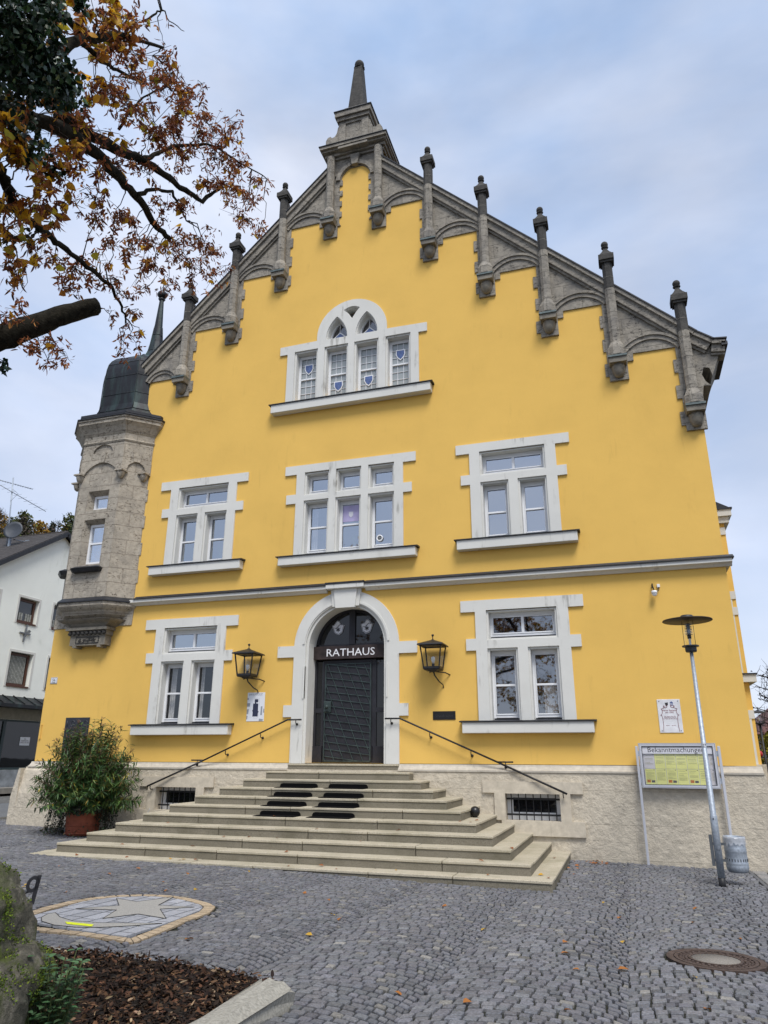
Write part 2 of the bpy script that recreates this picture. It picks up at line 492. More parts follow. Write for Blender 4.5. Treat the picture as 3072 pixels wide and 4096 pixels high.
b.box(XR-.45, XR, .45, 14, -.13, 9.2)
b.box(XL, XL+.45, .45, 14, -.13, 3.85); b.box(-14.5, -14.1, .45, 14, 3.85, 9.0)
wall = b.build('wall', YEL, hall)
# interior darkness: a room shell right behind the wall
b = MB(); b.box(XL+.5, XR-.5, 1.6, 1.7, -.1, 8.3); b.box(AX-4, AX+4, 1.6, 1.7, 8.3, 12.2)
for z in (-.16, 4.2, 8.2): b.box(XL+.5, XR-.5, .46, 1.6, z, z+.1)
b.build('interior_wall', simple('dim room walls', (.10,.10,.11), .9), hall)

# --- roof behind the gable
b = MB()
ry0, ry1 = .12, 14.0

for sgn in (-1, 1):
    xe, xm = AX+sgn*8.40, AX
    ze, zm = 9.15, 17.2
    q = [Vector((xe, ry0, ze)), Vector((xe, ry1, ze)), Vector((xm, ry1, zm)), Vector((xm, ry0, zm))]
    dz = Vector((0,0,-.18))
    if sgn > 0:
        b.mesh(q + [x+dz for x in q], [(0,1,2,3),(7,6,5,4),(0,4,5,1),(1,5,6,2),(2,6,7,3),(3,7,4,0)])
    elif sgn < 0:
        q[0].x = q[1].x = -12.2; q[0].z = q[1].z = 17.2-.958*(AX+12.2) 
        b.mesh(q + [x+dz for x in q], [(3,2,1,0),(4,5,6,7),(1,5,4,0),(2,6,5,1),(3,7,6,2),(0,4,7,3)])
b.build('roof', simple('roof tiles', (.10,.06,.05), .8, 0, .4, 14, .5, 30), hall)

# --- gable facing in weathered stone
def tooth(xs, z0, z1, sgn, n, a):
    """toothed edge: list of points going from z0 to z1 at xs, stones alternately stepping out by a"""
    out = []
    for i in range(n):
        za, zb = z0+(z1-z0)*i/n, z0+(z1-z0)*(i+1)/n
        e = (a if i % 2 else 0) + random.uniform(-.015, .015)
        out += [(xs+sgn*e, za), (xs+sgn*e, zb)]
    return out
gb = MB()
CT = .30
for side in (1, -1):
    kmax = 5
    for k in range(5):
        x0, x1 = BR[k], BR[k+1]
        zt = ZP[k] + .17                      # top edge of the yellow field in this bay
        f = lambda p: (AX+side*p[0], p[1])
        zl = lambda x: 17.0-.98*(x-.80)-CT
        if side < 0 and k > 2: continue
        pts = [(x0, zl(x0)), (x0, ZP[k]-.02), (x0+.36, ZP[k]-.02), (x0+.36, ZP[k]+.10)]
        pts += [(x0+.36, zt), (x1-.27, zt)]
        if k < 4 or side > 0:
            pts += tooth(x1-.22, zt, ZP[k+1]-.35, -1, 6, .085)
            pts += [(x1-.2, ZP[k+1]-.36), (x1, ZP[k+1]-.36)]
        pts += [(x1, zl(x1))]
        gb.prism([f(p) for p in pts], .035, -.02)
        # backing stone under the bracket
    for k in range(6):
        if side < 0 and k > 3: continue
        c = AX+side*BR[k]
        gb.prism(rect(c-.215, c+.215, ZP[k]-.50, ZP[k]-.0), .06, -.02)
# last left bay, running out behind the turret dome
c = AX-BR[3]
zl = lambda x: 17.0-.98*(x-.80)-CT
gb.prism([(c, zl(BR[3])), (c, ZP[3]-.02), (c-.36, ZP[3]-.02), (c-.36, ZP[3]+.17), (c-1.2, ZP[3]+.17), (-12.75, ZP[3]-.25), (-13.0, zl(-13.0*-1+AX)), ], .035, -.02)
# crown bay between the two inner shafts
top = [(AX-.75, 17.45), (AX-.75, ZP[0]-.1), (AX-.44, ZP[0]-.1)] + tooth(AX-.50, ZP[0]+.02, 16.5, 1, 8, .085) + [(AX-.46, 16.52)]
ar = [(p[0], p[1]) for p in arc(AX, 16.45, .47, 172, 8, 14, .50)]
tr = [(2*AX-p[0], p[1]) for p in reversed(tooth(AX-.50, ZP[0]+.02, 16.5, 1, 8, .085))]
gb.prism(top + ar + [(AX+.46, 16.52)] + tr + [(AX+.44, ZP[0]-.1), (AX+.75, ZP[0]-.1), (AX+.75, 17.45)], .035, -.02)
# kneeler at the right eave
kn = [(AX+BR[5], zl(BR[5])), (AX+BR[5], 7.1), (XR+.005, 7.1), (2.36, 7.55), (2.44, 8.02)] + [(2.60, 8.0), (2.50, 8.12), (2.44, 8.3), (2.50, 8.48), (2.62, 8.45), (2.66, 8.25)] + [(2.84, 8.70), (2.97, 8.96), (2.50, 9.05)]
gb.prism(kn, .04, -1.5)
gb.build('gable_facing', GAB, hall)

# arch mouldings over each bay
def seg_arch(cx, hw, zs, rise, w, d0, d1):
    ab = MB()
    r = (hw*hw+rise*rise)/(2*rise); cz = zs+rise-r; a = math.degrees(math.asin(min(1, hw/r)))
    ab.prism(arc(cx, cz, r+w, 90+a, 90-a, 14)+arc(cx, cz, r, 90-a, 90+a, 14), d0, d1)
    ab.prism(arc(cx, cz, r+w+.035, 90+a, 90-a, 14)+arc(cx, cz, r+w-.03, 90-a, 90+a, 14), d1+.035, d1-.002)
    ab.build('arch_moulding', GAB, hall)
for side in (1, -1):
    for k in range(5 if side > 0 else 3):
        cx = AX+side*(BR[k]+BR[k+1])/2
        seg_arch(cx, .60, ZP[k]+.12, .34, .13, .03, .075)
seg_arch(-12.15, .42, ZP[3]+.12, .26, .12, .03, .075)
ab = MB()
o_ = arc(AX, 16.45, .62, 176, 4, 16, .66); i_ = arc(AX, 16.45, .49, 4, 176, 16, .52)
ab.prism(o_+i_, .03, .09)
ab.prism([(AX-.09, 16.92), (AX+.09, 16.92), (AX+.15, 17.3), (AX-.15, 17.3)], .02, .16)
ab.build('arch_moulding', GAB, hall)

# coping along both slopes
cb = MB()
def coping(xa, za, xb, zb):
    t = Vector((xb-xa, 0, zb-za)).normalized(); n = Vector((-t.z, 0, t.x))
    if n.z < 0: n = -n
    def strip(y0, y1, h0, h1):
        A, B = Vector((xa,0,za)), Vector((xb,0,zb))
        v = []
        for y in (y0, y1):
            for q, h in ((A,h0),(B,h0),(B,h1),(A,h1)): v.append(q+n*h+Vector((0,y,0)))
        cb.mesh(v, [(0,1,2,3),(7,6,5,4),(0,4,5,1),(1,5,6,2),(2,6,7,3),(3,7,4,0)],
                uvs=[[(0,0),(3,0),(3,.2),(0,.2)]]*6)
    strip(-.14, .30, -.30, -.06); strip(-.20, .32, -.12, -.03); strip(-.09, .2, -.36, -.28)
coping(AX+.86, 16.94, 2.45, zslope(2.45)); coping(AX-.86, 16.94, -12.95, zslope(-12.95))
coping(2.42, zslope(2.42)-.02, 2.78, 9.10); coping(2.74, 9.10, 3.02, 9.06)
cb.build('coping', GAB, hall)
lb = MB()
def leadcap(xa, za, xb, zb):
    t = Vector((xb-xa, 0, zb-za)).normalized(); n = Vector((-t.z, 0, t.x)); n = n if n.z > 0 else -n
    v = []
    for y in (-.225, .33):
        for q, h in (((xa,za),-.03),((xb,zb),-.03),((xb,zb),.0),((xa,za),.0)): v.append(Vector((q[0],y,q[1]))+n*h)
    lb.mesh(v, [(0,1,2,3),(7,6,5,4),(0,4,5,1),(1,5,6,2),(2,6,7,3),(3,7,4,0)])
leadcap(AX+.84, 16.96, 2.46, zslope(2.46)); leadcap(AX-.84, 16.96, -12.95, zslope(-12.95))
leadcap(2.44, zslope(2.44)-.01, 2.79, 9.10); leadcap(2.77, 9.11, 3.05, 9.08)
lb.box(2.92, 3.05, -.2, 1.5, 8.90, 8.99)
lb.build('lead_flashing', LEAD, hall)

# shafts with corbel brackets and finials
def shaft(cx, k, finial=True):
    z = ZP[k]
    top = z+2.68 if finial else 17.30
    r = [.155]*8
    mb = MB()
    prof = [(.195, z+.05), (.195, z+.26), (.116, z+.44), (.116, top)]
    mb.lathe([(p[0]*1.08, p[1]) for p in prof], (cx, -.16, 0), 8, math.radians(22.5), False)
    for j in range(4 if finial else 3):
        zz = z+.75+j*.5
        if zz < top-.1: mb.lathe([(.126, zz), (.133, zz+.012), (.126, zz+.024)], (cx, -.16, 0), 8, math.radians(22.5), False)
    mb.box(cx-.10, cx+.10, -.12, .03, z+.06, min(top, 17.3)-.01)
    uvs = [[(v[0]*1.0, v[2]) for v in [mb.v[i] for i in f]] for f in mb.f]
    mb.uv = uvs
    s = mb.build('gable_shaft', GAB if not finial else GAB, hall)
    mb = MB()
    mb.box(cx-.212, cx+.212, -.36, .02, z-.02, z+.03)
    mb.build('bracket_plate', PLATE, s)
    mb = MB()
    prof = [(.02, z-.46), (.09, z-.43), (.138, z-.33), (.155, z-.22), (.15, z-.14)]
    mb.lathe(prof, (cx, -.11, 0), 16)
    mb.prism([(cx-.19, z-.15), (cx+.19, z-.15), (cx+.21, z-.02), (cx-.21, z-.02)], .33, 0)
    mb.uv = [[(v[0], v[2]) for v in [mb.v[i] for i in f]] for f in mb.f]
    mb.build('corbel', DST2, s)
    if finial:
        mb = MB()
        mb.lathe([(.129, z+1.95), (.129, top+.02)], (cx, -.16, 0), 8, math.radians(22.5), False)
        mb.box(cx-.15, cx+.15, -.31, -.01, top, top+.06); mb.box(cx-.182, cx+.182, -.342, .022, top+.06, top+.21)
        mb.lathe([(.235, top+.21), (.13, top+.33), (.075, top+.42), (.058, top+.50)], (cx, -.16, 0), 4, math.radians(45), False)
        mb.lathe([(.075, top+.49), (.09, top+.51), (.06, top+.53)], (cx, -.16, 0), 12)
        mb.ball((cx, -.16, top+.60), .088)
        mb.uv = [[(v[0], v[2]) for v in [mb.v[i] for i in f]] for f in mb.f]
        mb.build('pinnacle', DST, s)
PLATE = simple('oxidised lead plate', (.10,.125,.125), .55, .3, .35, 12)
DST2 = ashlar('stained corbel stone', (.22,.20,.165), (.26,.235,.19), (.2,.18,.15), 2, 2, .4, (.06,.055,.05), .001, .5, blotch=(.09,.085,.08), blot=.8)
for k in range(6): shaft(AX+BR[k], k, k > 0)
for k in range(4): shaft(AX-BR[k], k, k > 0)

# crowning aedicule and obelisk
tb = MB()
def ubox(mb, *a): mb.box(*a)
ubox(tb, AX-.80, AX+.80, -.02, .75, 16.9, 17.5)
for (w, d, z0, z1) in ((.90, .10, 17.28, 17.36), (.96, .18, 17.36, 17.46), (1.02, .30, 17.46, 17.52), (1.06, .38, 17.52, 17.62)):
    tb.box(AX-w, AX+w, -d, .78+d*.5, z0, z1)
tb.box(AX-.47, AX+.47, -.36, .6, 17.42, 17.50)
tb.box(AX-.50, AX+.50, -.33, .5, 17.645, 17.74)
side = [(AX+a, z) for a, z in ((.44,17.62),(.84,17.62),(.91,17.74),(.91,17.93),(.85,18.05),(.76,18.07),(.71,18.0),(.62,18.03),(.56,18.13),(.52,18.35),(.44,18.45))]
tb.prism(side, .27, -.40); tb.prism([(2*AX-p[0], p[1]) for p in side], .27, -.40)
tb.prism(rect(AX-.47, AX+.47, 17.74, 18.52), .30, -.45, [rect(AX-.26, AX+.26, 17.86, 18.40)]); tb.prism(rect(AX-.27, AX+.27, 17.85, 18.41), .26, -.4)
for (w, d, z0, z1) in ((.52, .36, 18.50, 18.62), (.58, .42, 18.62, 18.80)):
    tb.box(AX-w, AX+w, -d, .15+d, z0, z1)
tb.box(AX-.34, AX+.34, -.22, .42, 18.83, 19.12)
tb.build('gable_crown', GAB, hall)
ob = MB()
ob.lathe([(.36, 19.12), (.18, 21.0)], (AX, .10, 0), 4, math.radians(45), False)
ob.lathe([(.15, 21.0), (.18, 21.03), (.15, 21.07)], (AX, .10, 0), 12); ob.ball((AX, .10, 21.18), .155)
ob.uv = [[(v[0], v[2]) for v in [ob.v[i] for i in f]] for f in ob.f]
ob.build('obelisk', DST, hall)
lc = MB()
lc.box(AX-1.09, AX+1.09, -.41, .97, 17.62, 17.64); lc.build('lead_flashing', LEAD, hall)
lc = MB(); lc.box(AX-.61, AX+.61, -.45, .60, 18.80, 18.83); lc.build('lead_flashing', LEAD, hall)

# --- windows
def surround(c, outer, lights, label, d=.045):
    mb = MB()
    mb.prism(outer, d, .0, [inset_rect(h, .045) if len(h) == 4 else h for h in lights])
    mb.prism(bodyrect(outer, lights), 0.0, -.24, lights)
    w = mb.build('window', WHT, hall, .006); w['label'] = label
    return w
def bodyrect(outer, lights):
    xs = [p[0] for h in lights for p in h]; zs = [p[1] for h in lights for p in h]
    return rect(min(xs)-.07, max(xs)+.07, min(zs)-.03, max(zs)+.03)
def casement(win, h, glassmat, vbar=0, hbar=None, foot=True):
    """white timber frame with glass in one stone light h, set back in the reveal"""
    (x0, z0), (x1, z1) = h[0], h[2]
    y = .19
    fb = MB(); fw = .055
    fb.box(x0, x1, y, y+.07, z1-fw-.03, z1); fb.box(x0, x0+fw, y, y+.07, z0, z1-fw-.03); fb.box(x1-fw, x1, y, y+.07, z0, z1-fw-.03)
    fz = z0+.055
    fb.box(x0+fw, x1-fw, y, y+.07, fz, fz+fw)
    gx0, gx1, gz0, gz1 = x0+fw, x1-fw, fz+fw, z1-fw-.03
    fb.box(gx0, gx0+.022, y-.012, y, gz0, gz1); fb.box(gx1-.022, gx1, y-.012, y, gz0, gz1)
    fb.box(gx0+.022, gx1-.022, y-.012, y, gz1-.022, gz1); fb.box(gx0+.022, gx1-.022, y-.012, y, gz0, gz0+.03)
    if vbar: fb.box((gx0+gx1)/2-.03, (gx0+gx1)/2+.03, y-.012, y+.05, gz0+.03, gz1-.022)
    if hbar: 
        zz = gz0+(gz1-gz0)*hbar; fb.box(gx0+.022, gx1-.022, y-.014, y+.05, zz-.022, zz+.022)
    f = fb.build('window_frame', FRM, win, .004)
    gb_ = MB()
    gb_.face([(gx0, y+.03, gz0), (gx1, y+.03, gz0), (gx1, y+.03, gz1), (gx0, y+.03, gz1)])
    gb_.build('pane', glassmat, win)
    if foot:
        k = MB(); k.box(x0+.02, x1-.02, y-.06, y+.02, z0+.0, z0+.045); k.build('drip_rail', LEAD, win)
    return f
def sill(win, x0, x1, z0, z1, d=.20):
    mb = MB(); mb.box(x0+.03, x1-.03, -d, .0, z0, z1-.035, .008)
    s_ = mb.build('sill', WHT, win)
    k = MB(); k.prism([(0, 0)]*0 or [(-(d+.03), z1-.035), (.19, z1-.035), (.19, z1+.03), (-(d+.03), z1-.012)], x1+.03, x0-.03, fr=(Vector((0,0,0)), Vector((0,1,0)), Vector((0,0,1))))
    k.build('sill_flashing', LEAD, win)

def cross_window(c, zb, gm, gm2, label, t0=1.51, t1=1.77, l0=2.38, l1=2.64):
    """two lights under a transom light; zb = sill top"""
    o = [(c-1.03, zb), (c+1.03, zb), (c+1.03, zb+t0), (c+1.255, zb+t0), (c+1.255, zb+t1), (c+1.03, zb+t1), (c+1.03, zb+l0), (c+1.36, zb+l0), (c+1.36, zb+l1), (c-1.36, zb+l1), (c-1.36, zb+l0), (c-1.03, zb+l0), (c-1.03, zb+t1), (c-1.255, zb+t1), (c-1.255, zb+t0), (c-1.03, zb+t0)]
    L = [rect(c-.735, c-.155, zb+.01, zb+t0-.01), rect(c+.155, c+.735, zb+.01, zb+t0-.01), rect(c-.735, c+.735, zb+t1, zb+l0-.02)]
    w = surround(c, o, L, label)
    casement(w, L[0], gm, 0, .49); casement(w, L[1], gm, 0, .49); casement(w, L[2], gm2, 1)
    sill(w, c-1.40, c+1.40, zb-.26, zb)
    return w
cross_window(WL, .755, GLD, GLU, 'ground floor window left of the door with dark panes')
cross_window(WR, .755, GLR, GLR, 'ground floor window right of the door reflecting a tree')
cross_window(WL, 4.84, GLU, GLU, 'upper left window with plants behind its panes', 1.39, 1.64, 2.20, 2.45)
cross_window(WR, 4.84, GLU, GLU, 'upper right window with rust stains on its transom', 1.39, 1.64, 2.20, 2.45)

c = WM; zb = 4.84
o = [(c-1.456, zb), (c+1.456, zb), (c+1.456, zb+1.39), (c+1.68, zb+1.39), (c+1.68, zb+1.64), (c+1.456, zb+1.64), (c+1.456, zb+2.2), (c+1.79, zb+2.2), (c+1.79, zb+2.45), (c-1.79, zb+2.45), (c-1.79, zb+2.2), (c-1.456, zb+2.2), (c-1.456, zb+1.64), (c-1.73, zb+1.64), (c-1.73, zb+1.39), (c-1.456, zb+1.39)]
L = []
for dx in (-.88, 0, .88):
    L.append(rect(c+dx-.30, c+dx+.30, zb+.02, zb+1.40)); L.append(rect(c+dx-.30, c+dx+.30, zb+1.63, zb+2.19))
w = surround(c, o, L, 'wide six-light window above the entrance')
for i, h in enumerate(L):
    casement(w, h, GLU, 0, .52 if i % 2 == 0 else None)
sill(w, c-1.83, c+1.83, zb-.29, zb-.04)
# what stands behind / on the panes
x0 = c-.245; mb = MB(); mb.box(c-.22, c+.22, .208, .216, zb+.84, zb+1.27); bl = mb.build('window_blind', simple('lilac blind', (.42,.38,.60), .6), w)
mb = MB(); mb.prism([(c-.06, zb+1.10), (c-.06, zb+1.0), (c, zb+.94), (c+.06, zb+1.0), (c+.06, zb+1.10)], -.200, -.205); mb.build('paper_crest', simple('paper', (.66,.66,.72)), w)
cx_ = c+.88
mb = MB(); Mx = Matrix.Rotation(math.pi/2, 3, 'X')
mb.lathe([(.055, 0), (.085, 0), (.085, .03), (.055, .03), (.055, 0)], (cx_-.10, .205, zb+.32), 20, M=Mx)
vf = mb.build('ventilator_ring', FRM, w)
mb = MB(); mb.lathe([(.0001, 0), (.056, 0), (.0001, .012)], (cx_-.10, .195, zb+.32), 16, M=Mx); mb.build('fan_grille', simple('dark grille', (.16,.17,.18)), w)

# curtains and pot plants behind the panes
LEAFG = simple('indoor plant leaves', (.05,.10,.035), .5, 0, .4, 30); CURT = simple('net curtain', (.40,.40,.40), .9, 0, .2, 25)
wins = [o for o in bpy.data.objects if o.name.startswith('window') and o.parent == hall]
def indoor_plant(win, x, z, h, n):
    mb = MB()
    for i in range(n):
        a = random.uniform(0, 6.28); r = random.uniform(.03, .17); t_ = Vector((x+r*math.cos(a), .42+.3*r*math.sin(a), z+h*random.uniform(.4, 1))); b0 = Vector((x, .42, z)); s = Vector((math.cos(a+1.5), 0, math.sin(a)))*.035
        mb.tube([b0, t_], .004, 4); d = (t_-b0).normalized()*.10; mb.face([t_, t_+d*.5+s, t_+d, t_+d*.5-s])
    mb.lathe([(.05, z-.06), (.07, z+.06)], (x, .42, 0), 12); mb.build('indoor_plant', LEAFG, win)
def curtain(win, x0, x1, z0, z1):
    mb = MB(); n = max(4, int((x1-x0)/.025))
    for i in range(n):
        a, b_ = x0+(x1-x0)*i/n, x0+(x1-x0)*(i+1)/n; ya, yb_ = .36+.018*(i % 2), .36+.018*((i+1) % 2); mb.face([(a, ya, z0), (b_, yb_, z0), (b_, yb_, z1), (a, ya, z1)])
    mb.build('curtain', CURT, win)
indoor_plant(wins[2], WL-.42, 4.98, .42, 14); indoor_plant(wins[2], WL+.42, 4.98, .34, 14)
curtain(wins[0], WL-.68, WL-.52, .84, 2.2); curtain(wins[0], WL-.30, WL-.18, .84, 2.2); curtain(wins[0], WL+.2, WL+.30, .84, 2.2); curtain(wins[1], WR+.36, WR+.62, .84, 1.5)
indoor_plant(wins[4], WM+.05, 4.96, .36, 16); indoor_plant(wins[4], WM-.80, 4.96, .45, 6); curtain(wins[4], WM-1.12, WM-.98, 4.9, 6.2)

# gable window
c = GX; zb = 9.15
o = [(c-1.91, zb), (c+1.91, zb), (c+1.91, 10.74), (c+2.145, 10.74), (c+2.145, 11.0), (c+1.024, 11.02)] + arc(c, 11.14, 1.024, 0, 180, 24) + [(c-1.024, 11.02), (c-2.145, 11.0), (c-2.145, 10.74), (c-1.91, 10.74)]
L4 = [rect(c+dx-.30, c+dx+.30, zb+.06, 10.73) for dx in (-1.34, -.44, .44, 1.34)]
def pointed(cx, zb_, hw, h):
    r = (hw*hw+h*h)/(2*hw)
    a = math.degrees(math.atan2(h, r-hw))
    L_ = arc(cx+hw-r, zb_, r, 0, a, 8); R_ = [(2*cx-p[0], p[1]) for p in reversed(L_)]
    return L_ + R_[1:]
PT = [pointed(c-.44, 11.0, .32, .70), pointed(c+.44, 11.0, .32, .70)]
TRI = [(c+.015, 11.56), (c+.13, 11.74), (c+.24, 11.87), (c+.12, 11.93), (c, 11.95), (c-.12, 11.93), (c-.24, 11.87), (c-.13, 11.74), (c-.015, 11.56)]
mb = MB()
mb.prism(o, .045, 0, [inset_rect(h, .05) for h in L4] + PT + [TRI])
def shrink(l, f):
    cx0 = sum(p[0] for p in l)/len(l); cz0 = sum(p[1] for p in l)/len(l); return [(cx0+(p[0]-cx0)*f, cz0+(p[1]-cz0)*f) for p in l]
mb.prism([(c-1.72, zb+.03), (c+1.72, zb+.03), (c+1.72, 10.80), (c+.86, 10.80), (c+.86, 11.1)] + arc(c, 11.15, .88, 0, 180, 20) + [(c-.86, 11.1), (c-.86, 10.80), (c-1.72, 10.80)], 0, -.24, L4 + [shrink(PT[0], .90), shrink(PT[1], .90), shrink(TRI, .85)])
w = mb.build('window', WHT, hall, .005); w['label'] = 'leaded gable window with four lights under a round arch'
CAME = simple('pale lead cames', (.62,.63,.66), .5)
def leaded(win, h, hb, shield_z):
    f = casement(win, h, LGL, 0, hb, False)
    (x0, z0), (x1, z1) = h[0], h[2]
    gx0, gx1, gz0, gz1 = x0+.055, x1-.055, z0+.11, z1-.085
    lead = MB()
    for i in (1, 2): 
        x = gx0+(gx1-gx0)*i/3; lead.box(x-.008, x+.008, .205, .219, gz0, gz1)
    for j in range(1, 6):
        z = gz0+(gz1-gz0)*j/6
        if j != 3: lead.box(gx0, gx1, .204, .218, z-.008, z+.008)
    lead.build('leading', CAME, win)
    cx = (gx0+gx1)/2; z = gz0+(gz1-gz0)*shield_z
    shp = lambda s_: [(cx-.10*s_, z+.11*s_), (cx-.105*s_, z+.0), (cx-.07*s_, z-.08*s_), (cx, z-.145*s_), (cx+.07*s_, z-.08*s_), (cx+.105*s_, z), (cx+.10*s_, z+.11*s_)]
    k = MB(); k.prism(shp(1.28), -.196, -.205); k.build('shield_border', FRM, win)
    k = MB(); k.prism(shp(1.0), -.190, -.196); k.build('shield', SHB, win)
for h, sz, hb in zip(L4, (.75, .24, .26, .74), (.50, .50, .50, .50)): leaded(w, h, hb, sz)
for i, p in enumerate(PT):
    q = shrink(p, .93); mb = MB(); mb.prism(q, -.20, -.26, [shrink(p, .76)]); f = mb.build('window_frame', FRM, w)
    mb = MB(); mb.prism(shrink(p, .80), -.225, -.235); mb.build('pane', GLD, w)
    cx0 = c + (-.44, .44)[i]
    sh = [(cx0-.14, 11.17), (cx0, 11.30), (cx0+.14, 11.17), (cx0+.10, 11.03+.04), (cx0-.10, 11.07)]
    mb = MB(); mb.prism(shrink(sh, 1.28), -.212, -.222); mb.box(cx0-.008, cx0+.008, .214, .222, 11.3, 11.6); mb.build('leading', FRM, w)
    mb = MB(); mb.prism(sh, -.205, -.212); mb.build('shield', SHB, w)
mb = MB(); mb.prism(shrink(TRI, .9), -.20, -.21); mb.build('pane', GLD, w)
sill(w, c-2.28, c+2.28, 8.87, zb-.01, .22)

# --- entrance
ri, ro = 1.02, 1.325
inner = [(AX-ri, -.14), (AX-ri, 2.5)] + arc(AX, 2.5, ri, 180, 0, 28)[1:-1] + [(AX+ri, 2.5), (AX+ri, -.14)]
o = [(AX+ro, -.14), (AX+ro, .885), (AX+1.54, .885), (AX+1.54, 1.155), (AX+ro, 1.155), (AX+ro, 2.275), (AX+1.76, 2.275), (AX+1.76, 2.545), (AX+ro, 2.545)] + arc(AX, 2.5, ro, 2, 178, 32)
left = [(2*AX-p[0], p[1]) for p in reversed(o[:9])]
mb = MB(); mb.prism(o + left + inner, .045, 0)
r2 = .955
inner2 = [(AX-r2, -.14), (AX-r2, 2.5)] + arc(AX, 2.5, r2, 180, 0, 28)[1:-1] + [(AX+r2, 2.5), (AX+r2, -.14)]
mb.prism([(AX+1.12, -.14), (AX+1.12, 2.5)] + arc(AX, 2.5, 1.12, 0, 180, 28)[1:-1] + [(AX-1.12, 2.5), (AX-1.12, -.14)] + inner2, 0.0, -.50)
for rr, d in ((1.05, .065),):
    i3 = arc(AX, 2.5, rr, 176, 4, 24); o3 = arc(AX, 2.5, rr+.05, 4, 176, 24); mb.prism(o3+i3, d, 0)
for sx in (-1, 1):
    xa = AX+sx*1.04; mb.prism([(xa-.02, 1.30), (xa+.02, 1.30), (xa+.02, 2.05), (xa-.02, 2.05)], .065, 0)
E_ = mb.build('portal', WHT, hall, .005); E_['label'] = 'white round arched stone portal'
mb = MB()
mb.prism([(AX-.25, 3.40), (AX+.25, 3.40), (AX+.30, 3.868), (AX-.30, 3.868)], .13, 0)
mb.prism([(AX-.34, 3.44), (AX+.34, 3.44), (AX+.39, 3.86), (AX-.39, 3.86)], .085, 0)
mb.box(AX-.49, AX+.49, -.20, 0, 3.865, 3.975)
mb.build('keystone', WHT, E_, .008)
yd = .42
mb = MB()
def fbox(x0, x1, z0, z1, d=0.0): mb.box(x0, x1, yd-d, yd+.07, z0, z1)
fbox(AX-.96, AX-.72, -.14, .24, .01); fbox(AX+.55, AX+.96, -.14, .24, .01)
fbox(AX-.96, AX-.90, .24, 2.22); fbox(AX-.74, AX-.70, .24, 2.22); fbox(AX+.53, AX+.63, .24, 2.22); fbox(AX+.88, AX+.96, .24, 2.22)
fbox(AX-.90, AX-.74, 1.0, 1.10); fbox(AX+.63, AX+.88, 1.0, 1.10)
fbox(AX-.70, AX-.70+.001, -.14, 2.2); fbox(AX-.7, AX+.53, 2.17, 2.22)
fbox(AX-.075, AX+.075, 2.60, 3.44, .02)
ring = arc(AX, 2.5, .955, 178, 2, 24) + arc(AX, 2.5, .885, 2, 178, 24)
mb.prism(ring, -yd, -yd-.07); fbox(AX-.95, AX+.95, 2.55, 2.61)
fr_ = mb.build('door_frame', BRZ, hall)
mb = MB()
for (x0, x1, z0, z1) in ((AX-.90, AX-.74, .24, 1.0), (AX-.90, AX-.74, 1.10, 2.2), (AX+.63, AX+.88, .24, 1.0), (AX+.63, AX+.88, 1.10, 2.2)):
    mb.face([(x0, yd+.03, z0), (x1, yd+.03, z0), (x1, yd+.03, z1), (x0, yd+.03, z1)])
fan = [(AX-.93, 2.6)] + arc(AX, 2.5, .93, 174, 6, 24) + [(AX+.93, 2.6)]
mb.prism(fan, -yd-.03, -yd-.04)
mb.build('pane', GLO, fr_)
# sign beam with lettering
mb = MB(); mb.box(AX-1.0, AX+1.0, yd-.12, yd+.05, 2.245, 2.555)
beam = mb.build('sign_beam', simple('brown bronze beam', (.040,.028,.027), .55, .25, .5, 5, .05, 30), hall); beam['label'] = 'brown bronze beam lettered RATHAUS'
lettering('RATHAUS', WPT, 'beam_lettering', beam, (AX, yd-.121, 2.31), (1,0,0), (0,0,1), .255, .004, 'CENTER', 1.12)
# crests on the fanlight
for sx in (-1, 1):
    cx = AX+.17+sx*.385 if sx > 0 else AX-.365
    cx = AX+sx*.375; z = 3.02
    sh = [(cx-.17, z+.07), (cx-.13, z+.05), (cx-.08, z+.12), (cx-.03, z+.17), (cx+.03, z+.16), (cx+.06, z+.09), (cx+.12, z+.07), (cx+.16, z+.05), (cx+.13, z-.03), (cx+.11, z-.12), (cx+.02, z-.18), (cx-.06, z-.15), (cx-.10, z-.12), (cx-.13, z-.02)]
    if sx > 0: sh = [(2*cx-p[0], p[1]) for p in sh]
    mb = MB(); mb.prism(sh, -yd+.0, -yd-.02); mb.build('crest', simple('frosted crest film', (.62,.63,.68), .5), fr_)
    mb = MB()
    st = []
    for i in range(12):
        r_ = .072 if i % 2 == 0 else .030; a = math.radians(90+i*30); st.append((cx+r_*math.cos(a), z-.05+r_*math.sin(a)))
    mb.prism(st, -yd+.004, -yd)
    for i in range(8):
        a0 = -1.0+i*.25; p0 = (cx-.10+i*.025, z+.03+.045*math.sin(a0*2.4)); p1 = (cx-.10+(i+1)*.025, z+.03+.045*math.sin((a0+.25)*2.4))
        mb.bar((p0[0], yd-.003, p0[1]), (p1[0], yd-.003, p1[1]), .012)
    out = [shrink(sh, .93), list(reversed(shrink(sh, .86)))]
    mb.prism(shrink(sh, .95), -yd+.003, -yd, [shrink(sh, .88)])
    mb.build('crest_drawing', INK, fr_)
